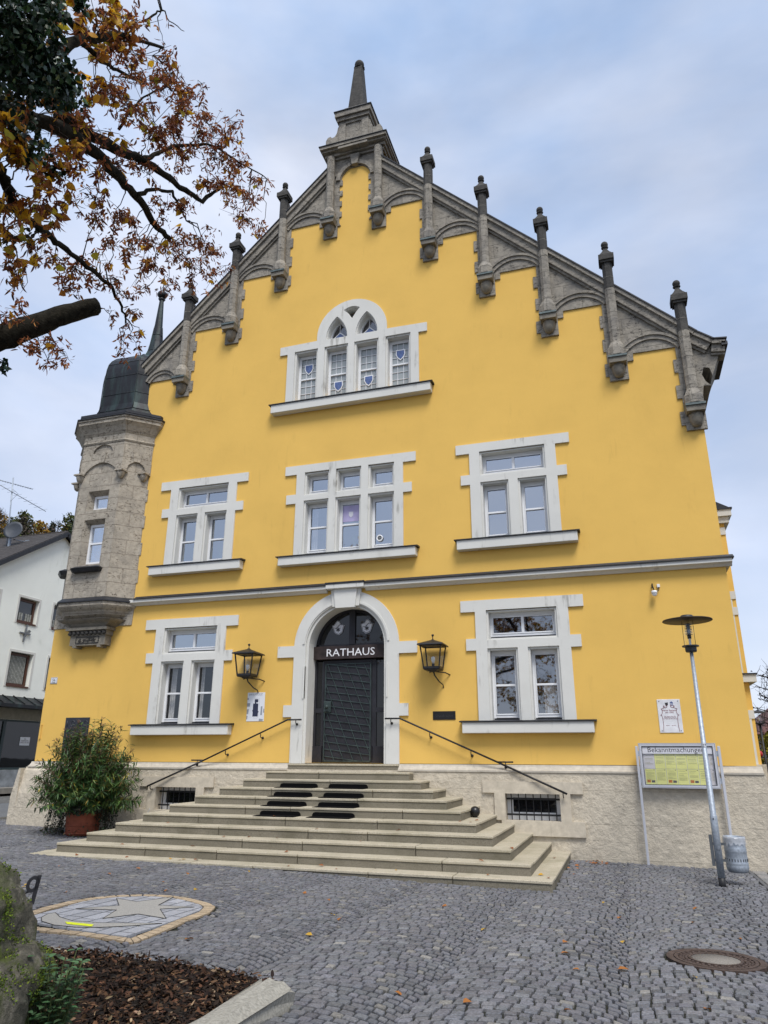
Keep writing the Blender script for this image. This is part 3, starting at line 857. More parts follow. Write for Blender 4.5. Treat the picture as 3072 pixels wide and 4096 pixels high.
# door leaf
mb = MB(); mb.box(AX-.695, AX+.525, yd+.0, yd+.06, -.135, 2.165); leaf = mb.build('door', BRZ, hall)
mb = MB()
x0, x1, z0, z1 = AX-.66, AX+.49, -.09, 2.13
for (a, c_) in (((x0, z0), (x1, z0)), ((x0, z1), (x1, z1)), ((x0, z0), (x0, z1)), ((x1, z0), (x1, z1))):
    mb.bar((a[0], yd-.012, a[1]), (c_[0], yd-.012, c_[1]), .024)
def clip(p, q):
    t0, t1 = 0.0, 1.0; d = (q[0]-p[0], q[1]-p[1])
    for pp, qq in ((-d[0], p[0]-x0), (d[0], x1-p[0]), (-d[1], p[1]-z0), (d[1], z1-p[1])):
        if abs(pp) < 1e-9:
            if qq < 0: return None
        else:
            r_ = qq/pp
            if pp < 0: t0 = max(t0, r_)
            else: t1 = min(t1, r_)
    return None if t0 >= t1 else ((p[0]+d[0]*t0, p[1]+d[1]*t0), (p[0]+d[0]*t1, p[1]+d[1]*t1))
for i in range(15):
    zz = z0 + .02+i*.163
    s_ = clip((x0-.1, zz+.10), (x1+.1, zz-.06))
    if s_: mb.bar((s_[0][0], yd-.012, s_[0][1]), (s_[1][0], yd-.012, s_[1][1]), .019)
for i in range(-6, 9):
    xx = x0+i*.235
    s_ = clip((xx, z1+.1), (xx+1.02, z0-.1))
    if s_: mb.bar((s_[0][0], yd-.011, s_[0][1]), (s_[1][0], yd-.011, s_[1][1]), .016)
mb.build('door_lattice', BRP, leaf)
mb = MB(); mb.box(AX-.68, AX-.50, yd-.06, yd, 1.0, 1.26, .008); mb.box(AX-.655, AX-.525, yd-.075, yd-.06, 1.03, 1.23, .004); mb.ball((AX-.59, yd-.075, 1.13), .045, 12, 8); mb.box(AX-.675, AX-.65, yd-.05, yd, .82, 1.0)
mb.build('door_handle', BRP, leaf)

# --- string course
mb = MB()
for xa, xb in ((-12.28, AX-.50), (AX+.50, XR+.12)):
    mb.prism([(0, 3.80), (-.05, 3.80), (-.10, 3.84), (-.17, 3.87), (-.17, 3.945), (0, 3.945)], xb, xa, fr=(Vector((0,0,0)), Vector((0,1,0)), Vector((0,0,1))))
mb.box(XR, XR+.12, 0.001, 12, 3.86, 3.945)
mb.build('string_course', WHT, hall)
mb = MB()
for xa, xb in ((-12.15, AX-.505), (AX+.505, XR+.16)):
    mb.prism([(0, 3.945), (-.20, 3.945), (-.20, 3.97), (-.12, 4.0), (-.10, 4.03), (0, 4.06)], xb, xa, fr=(Vector((0,0,0)), Vector((0,1,0)), Vector((0,0,1))))
mb.box(AX-.504, AX+.504, -.215, 0, 3.977, 4.02)
mb.build('string_course_flashing', LEAD, hall)

# --- plinth
mb = MB()
bw = [rect(AX+3.64, AX+4.74, -1.205, -.695), rect(AX-4.74, AX-3.64, -1.205, -.695)]
mb.prism([(XL-.12, -2.3), (XR+.12, -2.3), (XR+.12, -.27), (XL-.12, -.27)], .13, -.30, bw)
# battered left corner
mb.prism([(XL-.30, -2.3), (XL-.10, -2.3), (XL-.10, -.3), (XL-.16, -.3), (XL-.30, -1.0)], .32, -3.0)
mb.prism([(.13, -2.3), (.36, -2.3), (.30, -.9), (.18, -.35), (.13, -.3)], -XL-2.2, -XL+.12, fr=(Vector((0,0,0)), Vector((0,-1,0)), Vector((0,0,1))))
mb.box(XR-.3, XR+.12, .30, 3.0, -2.3, -.27)
mb.build('plinth', PLI, hall)
mb = MB()
for xa, xb in ((XL-.06, AX-1.325), (AX+1.325, XR+.09)):
    mb.prism([(0, -.14), (-.03, -.14), (-.05, -.18), (-.11, -.235), (-.15, -.25), (-.15, -.285), (0, -.285)][::-1], xb, xa, fr=(Vector((0,0,0)), Vector((0,1,0)), Vector((0,0,1))))
PLM = ashlar('smooth window surround render', (.52,.465,.37), (.55,.49,.395), (.3,.27,.23), 1.6, 3, 0, msize=.003, bstr=.25, blotch=(.42,.37,.30))
mb.build('plinth_moulding', ashlar('plinth moulding stone', (.46,.42,.355), (.49,.45,.38), (.3,.27,.23), 1.6, 3, 0, msize=.004, bstr=.3, blotch=(.36,.33,.28)), hall)
for sx in (1, -1):
    f = lambda l: [(AX+sx*p[0], p[1]) for p in l]
    o = [(3.18, -.46), (5.20, -.46), (5.20, -.685), (4.95, -.685), (4.95, -1.20), (5.20, -1.20), (5.20, -1.48), (3.55, -1.48), (3.55, -1.2), (3.42, -1.20), (3.42, -.685), (3.18, -.685)]
    mb = MB(); mb.prism(f(o), .185, .12, [f(rect(3.64, 4.74, -1.205, -.695))]); bwn = mb.build('basement_window', PLM, hall, .008)
    mb = MB(); mb.prism(f(rect(3.60, 4.78, -1.24, -.66)), -.10, -.16, [f(rect(3.76, 4.62, -1.06, -.78))]); mb.build('window_frame', FRM, bwn)
    mb = MB(); mb.prism(f(rect(3.74, 4.64, -1.08, -.76)), -.13, -.17); mb.build('pane', GLO, bwn)
    mb = MB()
    for i in range(7):
        x = AX+sx*(3.74+i*.15); mb.tube([(x, .0, -1.22), (x, .0, -.69)], .011, 6)
    for z in (-.80, -1.10): mb.box(AX+sx*3.63, AX+sx*4.75, -.012, .012, z-.018, z+.018)
    mb.build('window_grille', BLK, bwn)
mb = MB(); mb.box(-11.02, -10.93, -.17, -.12, -1.12, -1.02, .01); mb.tube([(-10.97, -.16, -1.12), (-10.98, -.18, -1.2), (-11.06, -.19, -1.34), (-11.16, -.2, -1.5)], .014)
mb.build('junction_box', simple('grey plastic', (.45,.45,.44), .5), hall)

# --- right-hand projection behind the corner
mb = MB(); mb.box(2.0, 2.87, 3.0, 9.0, -.12, 5.62); rw = mb.build('side_bay', YEL, hall)
mb = MB(); mb.box(2.0, 2.95, 2.92, 9.1, -2.3, -.12); mb.build('plinth', PLI, rw)
mb = MB(); mb.box(2.0, 2.98, 2.9, 9.1, 5.62, 5.78); mb.box(2.0, 3.05, 2.83, 9.2, 5.78, 5.95); mb.box(2.5, 3.02, 2.85, 4.2, 1.70, 1.87)
for z in (5.33, 3.69, 3.30, .88): mb.box(2.4, 2.875, 2.975, 3.6, z, z+.19)
mb.box(2.4, 2.78, 2.982, 3.4, 1.9, 3.75); mb.box(2.4, 2.80, 2.982, 3.4, -.12, 1.0)
mb.build('corner_stones', WHT, rw)
mb = MB(); mb.box(2.0, 3.08, 2.80, 9.3, 5.95, 5.99); mb.prism([(2.0, 5.99), (3.04, 5.99), (2.2, 6.5), (2.0, 6.5)], -2.85, -9.2); mb.box(2.45, 3.05, 2.82, 4.25, 1.87, 1.90)
mb.build('roof', LEAD, rw)

# ================================================================ CORNER TURRET
TC = Vector((-13.465, 1.15, 0))
XH, YH, CH = 1.205, 1.68, .53          # half width, half depth and corner cut of the tower plan
def plan(xh, yh, c): return [(-(xh-c), -yh), (xh-c, -yh), (xh, -(yh-c)), (xh, yh-c), (xh-c, yh), (-(xh-c), yh), (-xh, yh-c), (-xh, -(yh-c))]
def plan_e(e): return plan(XH+e, YH+e, max(.05, CH+.586*e))
def tface(i):
    """frame of a tower face: 0 = front, 1 = right bevel, 7 = left bevel"""
    q = plan_e(0); k = {7: (7, 0), 0: (0, 1), 1: (1, 2)}[i]
    a, b_ = Vector((*q[k[0]], 0)), Vector((*q[k[1]], 0)); return (TC+(a+b_)/2, (b_-a).normalized(), Vector((0,0,1)))
HWS = {0: XH-CH, 1: CH*.7071, 7: CH*.7071}
HOLE = {0: .35, 7: .19}
T22 = math.tan(math.radians(22.5))
mb = MB()
for i in (0, 1, 7):
    hw = HWS[i]; h = HOLE.get(i)
    WH = [rect(-h, h, 4.93, 6.22), rect(-h, h, 6.50, 7.07)] if h else []
    mb.prism(rect(-hw, hw, 4.0, 8.62), 0, -.3, WH, tface(i))
q_ = plan_e(0)
mb2 = mb
for i in (0, 1, 7):
    lo = 7.60
    hw = HWS[i]+.05*T22
    iw = .54 if i == 0 else .24
    cx = 0
    rise = .28
    R_ = (iw*iw+rise*rise)/(2*rise); a = math.degrees(math.asin(iw/R_))
    low = [(-hw, lo), (cx-iw, lo), (cx-iw, lo+.02)] + arc(cx, lo+.02+rise-R_, R_, 90+a, 90-a, 12) + [(cx+iw, lo), (hw, lo)]
    nich = []
    if i == 0: nich = [[(-.35, 8.20), (.33, 8.20)] + arc(-.01, 8.20, .34, 0, 180, 14, .27)[1:-1]]
    mb.prism(low + [(hw, 8.62), (-hw, 8.62)], .05, -.02, nich, tface(i))
    mb.prism([(cx-.09, lo+rise+.02), (cx+.09, lo+rise+.02), (cx+.13, lo+rise+.30), (cx-.13, lo+rise+.30)], .075, 0, (), tface(i))
for k in (7, 0, 1, 2):
    p = TC + Vector((q_[k][0]*1.02, q_[k][1]*1.02, 0))
    if k == 2: p.x -= .10; p.y -= .10
    mb.lathe([(.02, 7.36), (.075, 7.40), (.105, 7.50), (.11, 7.56)], (p.x, p.y, 0), 10); mb.box(p.x-.13, p.x+.13, p.y-.13, p.y+.13, 7.56, 7.60)
# splayed window reveals on front face are cut by the frame; recessed apron below the sill
mb.prism(rect(-.33, .31, 4.25, 4.66), .004, -.02, (), tface(0))
for j in range(len(mb.uv)):
    if mb.uv[j] is None: mb.uv[j] = [(mb.v[k][0], mb.v[k][2]) for k in mb.f[j]]
tur = mb.build('turret', TUF, hall); tur['label'] = 'grey tuff corner turret with dark copper dome'
# quoins biting into the yellow wall
mb = MB()
z = 4.02; i = 0
while z < 8.9:
    h = .36 if i % 2 else .42
    mb.box(-12.45, -12.31+(.10 if i % 2 else 0), -.022, .02, z, z+h-.004); z += h; i += 1
mb.prism([(XL-.02, 3.30), (-12.24, 3.30), (-12.22, 3.80), (XL-.02, 3.80)], .022, -.02)
mb.prism([(-12.45, 8.86), (-12.22, 8.86), (-12.22, 9.1), (-12.0, 9.1), (-12.0, 9.3), (-12.45, 9.3)], .022, -.02)
mb.box(XL-.02, XL+.3, -.021, 1.5, 3.30, 3.80)
mb.build('quoins', TUF, tur)
def ring_mesh(rings, mat, name, parent, caps=True):
    """rings: list of (plan outline, z)"""
    m_ = MB(); vs = [(TC.x+x, TC.y+y, z) for pts, z in rings for x, y in pts]
    fs = [(j*8+i, j*8+(i+1) % 8, (j+1)*8+(i+1) % 8, (j+1)*8+i) for j in range(len(rings)-1) for i in range(8)]
    if caps: fs += [tuple(reversed(range(8))), tuple((len(rings)-1)*8+i for i in range(8))]
    uvs = [[((i_ % 8)*1.05+(8*1.05 if (i_ % 8 == 0 and any(k % 8 == 7 for k in f)) else 0), vs[i_][2]) for i_ in f] for f in fs]
    m_.mesh(vs, fs, uvs=uvs)
    return m_.build(name, mat, parent)
def oct_ring(prof, mat, name): return ring_mesh([(plan_e(e), z) for e, z in prof], mat, name, tur)
oct_ring([(-.30, 3.28), (-.28, 3.40), (-.24, 3.44), (-.22, 3.50), (-.10, 3.56), (-.04, 3.66), (.02, 3.70), (.06, 3.74), (.09, 3.78), (.09, 3.87), (-.1, 3.9)], TUF, 'base_moulding')
oct_ring([(.09, 3.872), (.13, 3.875), (.13, 3.905), (.03, 4.0), (-.05, 4.02)], LEAD, 'base_flashing')
oct_ring([(-.1, 8.48), (.07, 8.50), (.09, 8.54), (.06, 8.57), (.06, 8.74), (.09, 8.78), (.12, 8.84), (.18, 8.95), (.26, 9.04), (.28, 9.05), (.28, 9.14), (.31, 9.15), (.31, 9.20), (-.1, 9.22)], TUF, 'cornice')
oct_ring([(.31, 9.202), (.34, 9.203), (.34, 9.24), (.24, 9.26), (.26, 9.30), (.26, 9.38), (.16, 9.40), (-.1, 9.40)], LEAD, 'gutter')
def copper(name):
    m, t, p, o = newmat(name); P = pos(t)
    st = noise(t, P, 2.6, 6, .65, .3, (1.6, 1.6, .28)); big = noise(t, P, .9, 4)
    zz = node(t, 'ShaderNodeSeparateXYZ'); t.links.new(P, zz.inputs[0])
    hi0 = mixfac(t, zz.outputs[2], 10.9, 11.6, 1.0); hi1 = mixfac(t, zz.outputs[2], 12.5, 11.95, 1.0); hi = mix(t, 1.0, hi0, hi1, 'MULTIPLY')
    f = mix(t, 1.0, ramp(t, st, [(.50, (0,0,0)), (.66, (1,1,1))]), ramp(t, hi, [(0, (.22,.22,.22)), (1, (1,1,1))]), 'MULTIPLY')
    c = mix(t, f, ramp(t, big, [(.35, (.010,.010,.012)), (.65, (.022,.024,.028))]), (.085,.165,.145))
    t.links.new(c, p.inputs['Base Color']); p.inputs['Metallic'].default_value = .45; p.inputs['Roughness'].default_value = .5
    bump(t, p, noise(t, P, 5, 3), .15, .03)
    return m
COP = copper('weathered copper')
DOME_ = [(1.90, 9.40), (1.80, 9.45), (1.64, 9.56), (1.56, 9.72), (1.51, 9.95), (1.50, 10.35), (1.50, 11.1), (1.485, 11.35), (1.45, 11.55), (1.37, 11.72), (1.25, 11.87), (1.10, 11.99), (.93, 12.08), (.76, 12.15), (.59, 12.22), (.42, 12.42), (.31, 12.68), (.23, 13.0), (.15, 13.55), (.075, 14.5)]
DOME = [(a, 9.4+(z-9.4)*.91 if z < 12.3 else z-.26*(14.5-z)/2.2) for a, z in DOME_]
def dome_plan(a):
    xh = .955*a/1.5 if a < 1.5 else .955+(a-1.5)*.9
    k = max(0, min(1, (a-.15)/.55)); yh = xh*(1+.497*k) if a < 1.5 else 1.43+(a-1.5)*.9
    if a < .5: xh = xh*(1+.45*(.5-a)/.5); yh = max(yh, xh)
    return plan(xh, yh, xh*(.40+.19*(1-k)))
dome = ring_mesh([(dome_plan(a), z) for a, z in DOME], COP, 'dome', tur)
mb = MB()
for i in range(8):
    mb.tube([TC+Vector((dome_plan(a)[i][0], dome_plan(a)[i][1], z)) for a, z in DOME[3:-1]], .014, 5)
    for a, z in ((1.503, 10.25), (1.503, 10.85), (1.58, 9.68), (1.455, 11.34), (.31, 12.48), (.20, 13.1)):
        q1, q2 = dome_plan(a)[i], dome_plan(a)[(i+1) % 8]; mb.tube([TC+Vector((*q1, z)), TC+Vector((*q2, z))], .009, 5)
mb.build('standing_seams', COP, tur)
mb = MB(); mb.lathe([(.07, 14.48), (.12, 14.55), (.07, 14.58)], TC, 12); mb.ball(TC+Vector((0,0,14.73)), .165, 16, 10, (1,1,.85)); mb.lathe([(.03,14.86),(.015,15.0),(.012,15.5)], TC, 8)
mb.build('finial_ball', LEAD, tur)
# turret windows on the front and the left bevel
for i in (0, 7):
    o, ux, uz = tface(i)
    fr = tface(i); H = HOLE[i]; I_ = H-.09
    mb = MB()
    for (za, zb_) in ((4.93, 6.22), (6.50, 7.07)):
        # splayed stone reveal
        O = [(-H, za), (H, za), (H, zb_), (-H, zb_)]; I = [(-I_, za+.02), (I_, za+.02), (I_, zb_-.10), (-I_, zb_-.10)]
        def P3(p, d): return fr[0]+fr[1]*p[0]+fr[2]*p[1]+fr[1].cross(fr[2])*d
        for q in range(4):
            a, b_ = O[q], O[(q+1) % 4]; c_, d_ = I[(q+1) % 4], I[q]
            mb.face([P3(a, .0), P3(b_, .0), P3(c_, -.20), P3(d_, -.20)], [a, b_, c_, d_])
    tw = mb.build('turret_window', TUF, hall)
    mb = MB(); gl = MB()
    for (za, zb_, hb) in ((4.95, 6.12, .49), (6.52, 6.97, None)):
        mb.prism(rect(-I_, I_, za, zb_), -.19, -.25, [rect(-I_+.06, I_-.06, za+.09, zb_-.07)], fr)
        if hb: zz = za+(zb_-za)*.53; mb.prism(rect(-I_+.06, I_-.06, zz-.025, zz+.025), -.19, -.25, (), fr)
        gl.prism(rect(-I_+.04, I_-.04, za+.07, zb_-.05), -.225, -.235, (), fr)
    mb.build('window_frame', FRM, tw); gl.build('pane', GLU, tw)
    mb = MB(); n = ux.cross(uz)
    W_ = H+.13; pts = [(-W_, 0), (W_, 0), (W_, .14), (W_-.08, .20), (-W_+.08, .20), (-W_, .14)]
    lo = [o+ux*p[0]*.9+n*(p[1]*.8-.02)+uz*4.70 for p in pts]; hi = [o+ux*p[0]+n*p[1]+uz*4.80 for p in pts]; tp = [o+ux*p[0]*.82+n*(p[1]*.5)+uz*4.86 for p in pts]
    mb.mesh(lo+hi+tp, [tuple(reversed(range(6)))] + [(k, (k+1) % 6, 6+(k+1) % 6, 6+k) for k in range(6)] + [(6+k, 6+(k+1) % 6, 12+(k+1) % 6, 12+k) for k in range(6)] + [tuple(range(12, 18))])
    mb.build('sill', LEAD, tw)
# corbel under the turret: flared block, egg band, relief panel
mb = MB()
cx = -13.40
prof = [(3.44, .98, .50), (3.40, .95, .46), (3.34, .80, .36), (3.27, .66, .30), (3.20, .58, .27)]
for (za, wa, da), (zb_, wb, db) in zip(prof, prof[1:]):
    v = [(cx-wb, 0, zb_), (cx+wb, 0, zb_), (cx+wb*.86, -db, zb_), (cx-wb*.86, -db, zb_), (cx-wa, 0, za), (cx+wa, 0, za), (cx+wa*.86, -da, za), (cx-wa*.86, -da, za)]
    mb.mesh(v, [(0,1,2,3), (3,2,6,7), (2,1,5,6), (0,3,7,4), (4,7,6,5)], uvs=[[(0,0),(1,0),(1,.2),(0,.2)]]*5)
mb.box(cx-.66, cx+.66, -.36, 0, 3.17, 3.24); mb.box(cx-.60, cx+.60, -.28, 0, 3.04, 3.17); mb.box(cx-.56, cx+.56, -.25, 0, 2.78, 3.04)
mb.box(cx-.44, cx-.34, -.27, 0, 2.72, 2.80); mb.box(cx+.34, cx+.44, -.27, 0, 2.72, 2.80)
crb = mb.build('turret_corbel', DST2, hall)
mb = MB()
for k in range(9):
    x = cx-.54+k*.135; mb.ball((x, -.29, 3.10), .058, 10, 6, (1,.9,1)); mb.bar((x-.06, -.3, 3.07), (x+.02, -.31, 3.14), .025)
mb.build('egg_band', DST, crb)
mb = MB()
for (a, b_) in (((-.36, 3.0), (.36, 3.0)), ((-.36, 2.84), (.36, 2.84)), ((-.36, 2.84), (-.36, 3.0)), ((.36, 2.84), (.36, 3.0))):
    mb.bar((cx+a[0], -.255, a[1]), (cx+b_[0], -.255, b_[1]), .022)
for k in range(26):
    a = random.uniform(0, 6.28); r = random.uniform(.03, .06); x = cx-.28+.56*random.random(); z = 2.87+.10*random.random()
    mb.tube([(x+r*math.cos(a+t*.9), -.258, z+r*.7*math.sin(a+t*.9)) for t in range(4)], .010, 5)
mb.build('relief', DST, crb)

# ================================================================ ENTRANCE STAIRS
stairs = thing('entrance_stairs', (AX, -2.0, -1.9), 'wide granite stairs spreading on three sides from the entrance door', 'stairs')
SK = []
for k in range(11):
    zt = -.145-.160*k
    SK.append((AX-1.34-.355*k, AX+1.33+.355*k, -.10-.383*k, zt))
for k, (xa, xb, yf, zt) in enumerate(SK):
    mb = MB(); rb = MB()
    zb_ = zt-.160 if k < 10 else zt-.34
    y_in = yf+.44; nose = .042
    def blocks(a, b_, n): 
        cuts = [a]+sorted(a+(b_-a)*(i+random.uniform(-.28, .28))/n for i in range(1, n))+[b_]; return list(zip(cuts, cuts[1:]))
    tread = .44 if k else .9
    for (p, q) in blocks(xa, xb, max(2, round((xb-xa)/1.75)) if k else 1):
        g_ = random.uniform(.006, .010)
        dz = random.uniform(-.003, .003)
        mb.box(p+g_, q-g_, yf, yf+tread, zt-nose+dz, zt+dz, .007)
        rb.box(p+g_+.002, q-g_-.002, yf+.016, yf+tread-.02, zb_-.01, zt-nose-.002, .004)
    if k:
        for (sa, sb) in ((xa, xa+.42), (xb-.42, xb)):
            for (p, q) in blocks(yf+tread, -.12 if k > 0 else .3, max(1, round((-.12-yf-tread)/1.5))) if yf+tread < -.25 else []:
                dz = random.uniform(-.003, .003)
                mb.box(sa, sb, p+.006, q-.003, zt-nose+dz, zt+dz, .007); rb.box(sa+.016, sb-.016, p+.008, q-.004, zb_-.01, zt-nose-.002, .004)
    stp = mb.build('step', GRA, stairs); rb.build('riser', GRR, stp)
mb = MB()
for k in range(1, 11):
    xa, xb, yf, zt = SK[k]; mb.box(xa+.03, xb-.03, yf+.03, -.13, zt-.3, zt-.046)
mb.build('stair_core', simple('dark mortar', (.09,.08,.06), .95), stairs)
RUB = simple('black rubber', (.004,.004,.0045), .9, 0, .2, 40, spec=.1)
names = ['topmost', 'second', 'third', 'lowest']
for j, k in enumerate((3, 4, 5, 6)):
    for sx in (0, 1):
        xa, xb, yf, zt = SK[k]
        c = -6.82+.045*j + sx*1.135
        hw = .445
        y0 = SK[k-1][2]+.016
        mb = MB()
        pf = [(c-hw, zt+.003), (c+hw, zt+.003), (c+hw-.005, zt+.045), (c+hw-.03, zt+.075), (c+hw-.07, zt+.085), (c-hw+.07, zt+.085), (c-hw+.03, zt+.075), (c-hw+.005, zt+.045)]
        mb.prism(pf, -y0+.012, -y0-.004)
        mb.box(c-hw+.01, c+hw-.01, y0-.33, y0-.0125, zt+.003, zt+.012)
        o_ = mb.build('step_mat', RUB)
        tag(o_, f'black rubber step mat bent up the riser, {("left","right")[sx]} one of the {names[j]} pair of mats', 'mat', 'rubber mats on the stairs')
mb = MB(); xa, xb, yf, zt = SK[6]
mb.ball((-2.96, -1.02, zt+.105), .10, 16, 12); mb.lathe([(.05, zt+.0), (.05, zt+.03)], (-2.96, -1.02, 0), 12)
tag(mb.build('rubber_ball', simple('black rubber ball', (.012,.012,.013), .35)), 'small black ball lying on the stairs by the right basement window', 'ball')

# handrails
for sx in (1, -1):
    hr = thing('handrail', (AX+sx*3.0, -.1, -.2), f'thin black handrail running down the wall {"right" if sx > 0 else "left"} of the entrance door', 'handrail', 'handrails beside the entrance')
    X = lambda v: AX+sx*v
    mb = MB()
    yw = -.13
    path = [(X(1.02), yw, .82), (X(1.37), yw, .82), (X(3.54), yw-.02, -.10), (X(4.9), yw-.17, -.68)]
    mb.tube([path[0], path[1], path[2]], .019, 8); mb.tube([path[2], path[3]], .021, 8)
    mb.build('rail', BLK, hr)
    mb = MB(); mb.tube([(X(3.50), yw-.02, -.085), (X(3.84), yw-.02, -.085)], .016, 8); mb.build('wall_bar', BLK, hr)
    for t_ in ((1.16, .82), (2.05, .52), (2.95, .14), (3.68, -.09), (4.82, -.645)):
        mb = MB(); x, z = X(t_[0]), t_[1]; yy = yw if t_[0] < 3.5 else yw-.02 if t_[0] < 4 else yw-.165; wy = -.0 if t_[0] < 3.5 else -.13
        if t_[0] < 1.3: wy = -.045
        mb.tube([(x, yy, z-.01), (x, yy, z-.075), (x, yy+.03, z-.10), (x, wy, z-.10)], .011, 6); mb.lathe([(.03, 0), (.03, .012)], (x, wy-.006, z-.10), 10, M=Matrix.Rotation(math.pi/2, 3, 'X'))
        mb.build('bracket', BLK, hr)

# ================================================================ SIGNS AND FITTINGS ON THE FRONT
def wall_lantern(label):
    cx = -3.92; t = thing('wall_lantern', (cx, -.35, 1.6), label, 'lantern', 'wall lanterns beside the entrance')
    y = -.34; z0, z1 = 1.87, 2.36; rb, rt = .175, .235
    mb = MB()
    c4 = [(-1,-1),(1,-1),(1,1),(-1,1)]
    B_ = [Vector((cx+a*rb, y+b_*rb, z0)) for a, b_ in c4]; T_ = [Vector((cx+a*rt, y+b_*rt, z1)) for a, b_ in c4]
    for i in range(4):
        mb.bar(B_[i], T_[i], .026); mb.bar(B_[i], B_[(i+1)%4], .034, .05); mb.bar(T_[i], T_[(i+1)%4], .03)
    mb.box(cx-rb, cx+rb, y-rb, y+rb, z0-.045, z0-.01)
    mb.lathe([(.11, z0-.08), (.16, z0-.045)], (cx, y, 0), 4, math.radians(45), False)
    cg = mb.build('cage', BLK, t)
    mb = MB(); mb.lathe([(.42, z1+.0), (.40, z1+.03), (.05, z1+.13), (.02, z1+.15)], (cx, y, 0), 4, math.radians(45), False); mb.build('lantern_roof', BLK, t)
    mb = MB(); mb.tube([(cx, y, z1+.12), (cx, y, z1+.22)], .012, 6); mb.ball((cx, y, z1+.235), .03, 10, 8); mb.build('finial', BLK, t)
    mb = MB()
    for i in range(4):
        a, b_, c_, d_ = B_[i], B_[(i+1)%4], T_[(i+1)%4], T_[i]; mb.face([a, b_, c_, d_])
    mb.build('pane', CLR, t)
    mb = MB(); mb.lathe([(.03, z0), (.03, z0+.10)], (cx, y, 0), 10); mb.build('socket', BLK, t)
    mb = MB(); mb.lathe([(.02, z0+.10), (.03, z0+.14), (.05, z0+.19), (.045, z0+.235), (.02, z0+.255), (.001, z0+.258)], (cx, y, 0), 12); mb.build('bulb', simple('opal bulb', (.75,.76,.74), .15), t)
    mb = MB(); mb.tube([(cx, y, z0-.06), (cx+.02, y+.02, z0-.15), (cx+.09, -.16, z0-.28), (cx+.14, -.04, z0-.33), (cx+.145, 0.0, z0-.40)], [.018,.016,.014,.013,.012], 8)
    mb.tube([(cx-.08, y-.02, z0-.10), (cx-.06, y, z0-.075), (cx+.05, y+.05, z0-.07), (cx+.22, -.12, z0-.08), (cx+.30, -.0, z0-.12)], .013, 8); mb.build('bracket', BLK, t)
    return t
CLR = glass('clear lantern glass', (.9,.9,.8), 1.45, .02, .05, .0)
l1 = wall_lantern('black iron wall lantern right of the entrance, above the small dark name plate')
l2 = copy_tree(l1, (-8.52+3.92, 0, -.02)); l2['label'] = 'black iron wall lantern left of the entrance, above the white site plan'

PL = simple('white enamel', (.66,.68,.72), .35, 0, .03)
def plate(name, x0, x1, z0, z1, mat, label, d=.012, cat='sign', bev=.003):
    t = thing(name, ((x0+x1)/2, 0, z0), label, cat); mb = MB(); mb.box(x0, x1, -d, 0, z0, z1, bev); mb.build('plate', mat, t); return t
F = ((1,0,0), (0,0,1))
t = plate('house_number', -14.62, -14.40, 1.83, 2.0, PL, 'small white enamel house number sign reading 56 with a street name below')
mb = MB(); mb.prism(rect(-14.614, -14.406, 1.836, 1.994), .0135, .0122, [rect(-14.606, -14.414, 1.844, 1.986)]); mb.build('border', simple('blue black enamel', (.03,.04,.07), .4), t)
lettering('56', INK, 'number', t, (-14.51, -.0135, 1.893), *F, .105, .001, 'CENTER'); lettering('Stadtplatz', INK, 'street_name', t, (-14.51, -.0135, 1.855), *F, .034, .0008, 'CENTER')
t = plate('memorial_plaque', -13.92, -13.18, .02, .945, simple('dark bronze plaque', (.035,.038,.048), .55, .3), 'dark bronze memorial plaque half hidden behind the potted oleander', .03, 'plaque')
mb = MB()
for k in range(3):
    x = -13.68+k*.2; mb.tube([(x+.06*math.cos(a*.5), -.033, .80+.075*math.sin(a*.5)) for a in range(13)], .009, 6)
mb.tube([(-13.85, -.033, .72), (-13.86, -.033, .87)], .009, 6); mb.build('relief', simple('dark bronze relief', (.06,.06,.07), .45, .4), t)
t = plate('site_plan', -8.65, -8.185, .80, 1.47, PL, 'white poster with a dark blue site plan of the building, left of the door', .008, 'sign', .002)
NAVY = simple('navy print', (.022,.028,.06), .6); GRY = simple('grey print', (.26,.28,.31), .6); LIN = simple('thin grey print', (.2,.2,.24), .6)
X = lambda u: -8.65+.465*u
Z = lambda v: 1.47-.67*v
mb = MB()
pl = [(.43,.235),(.63,.235),(.63,.345),(.53,.345),(.53,.385),(.64,.385),(.645,.64),(.69,.67),(.65,.71),(.645,.835),(.34,.835),(.345,.67),(.32,.66),(.32,.61),(.345,.60),(.345,.385),(.44,.385),(.44,.345),(.43,.345)]
mb.prism([(X(u), Z(v)) for u, v in pl], .0095, .0082); mb.build('plan_building', NAVY, t)
mb = MB()
for q in ([(0,.18),(.07,.18),(.07,.26),(0,.26)], [(0,.37),(.18,.37),(.16,.49),(0,.49)], [(0,.58),(.12,.58),(.09,.75),(0,.75)], [(0,.81),(.07,.81),(.05,.93),(0,.93)], [(.80,.49),(.89,.48),(.88,.79),(.79,.79)], [(.95,.57),(1,.57),(1,.71),(.94,.70)], [(.73,.91),(.96,.93),(.94,.99),(.72,.99)]):
    mb.prism([(X(u), Z(v)) for u, v in q], .0095, .0082)
mb.build('plan_neighbours', GRY, t)
mb = MB(); pth = [(.40,.21),(.70,.21),(.71,.30),(.70,.80),(.66,.88),(.60,.90),(.44,.90),(.40,.87)]
for a, b_ in zip(pth, pth[1:]): mb.bar((X(a[0]), -.0086, Z(a[1])), (X(b_[0]), -.0086, Z(b_[1])), .003, .001)
mb.build('plan_path', LIN, t)
lettering('Eingang zum Rathaus der Stadt', INK, 'heading', t, (X(.07), -.0088, Z(.062)), *F, .030, .0006); lettering('Bitte benutzen Sie den Haupteingang', LIN, 'text_line', t, (X(.07), -.0088, Z(.10)), *F, .024, .0006)
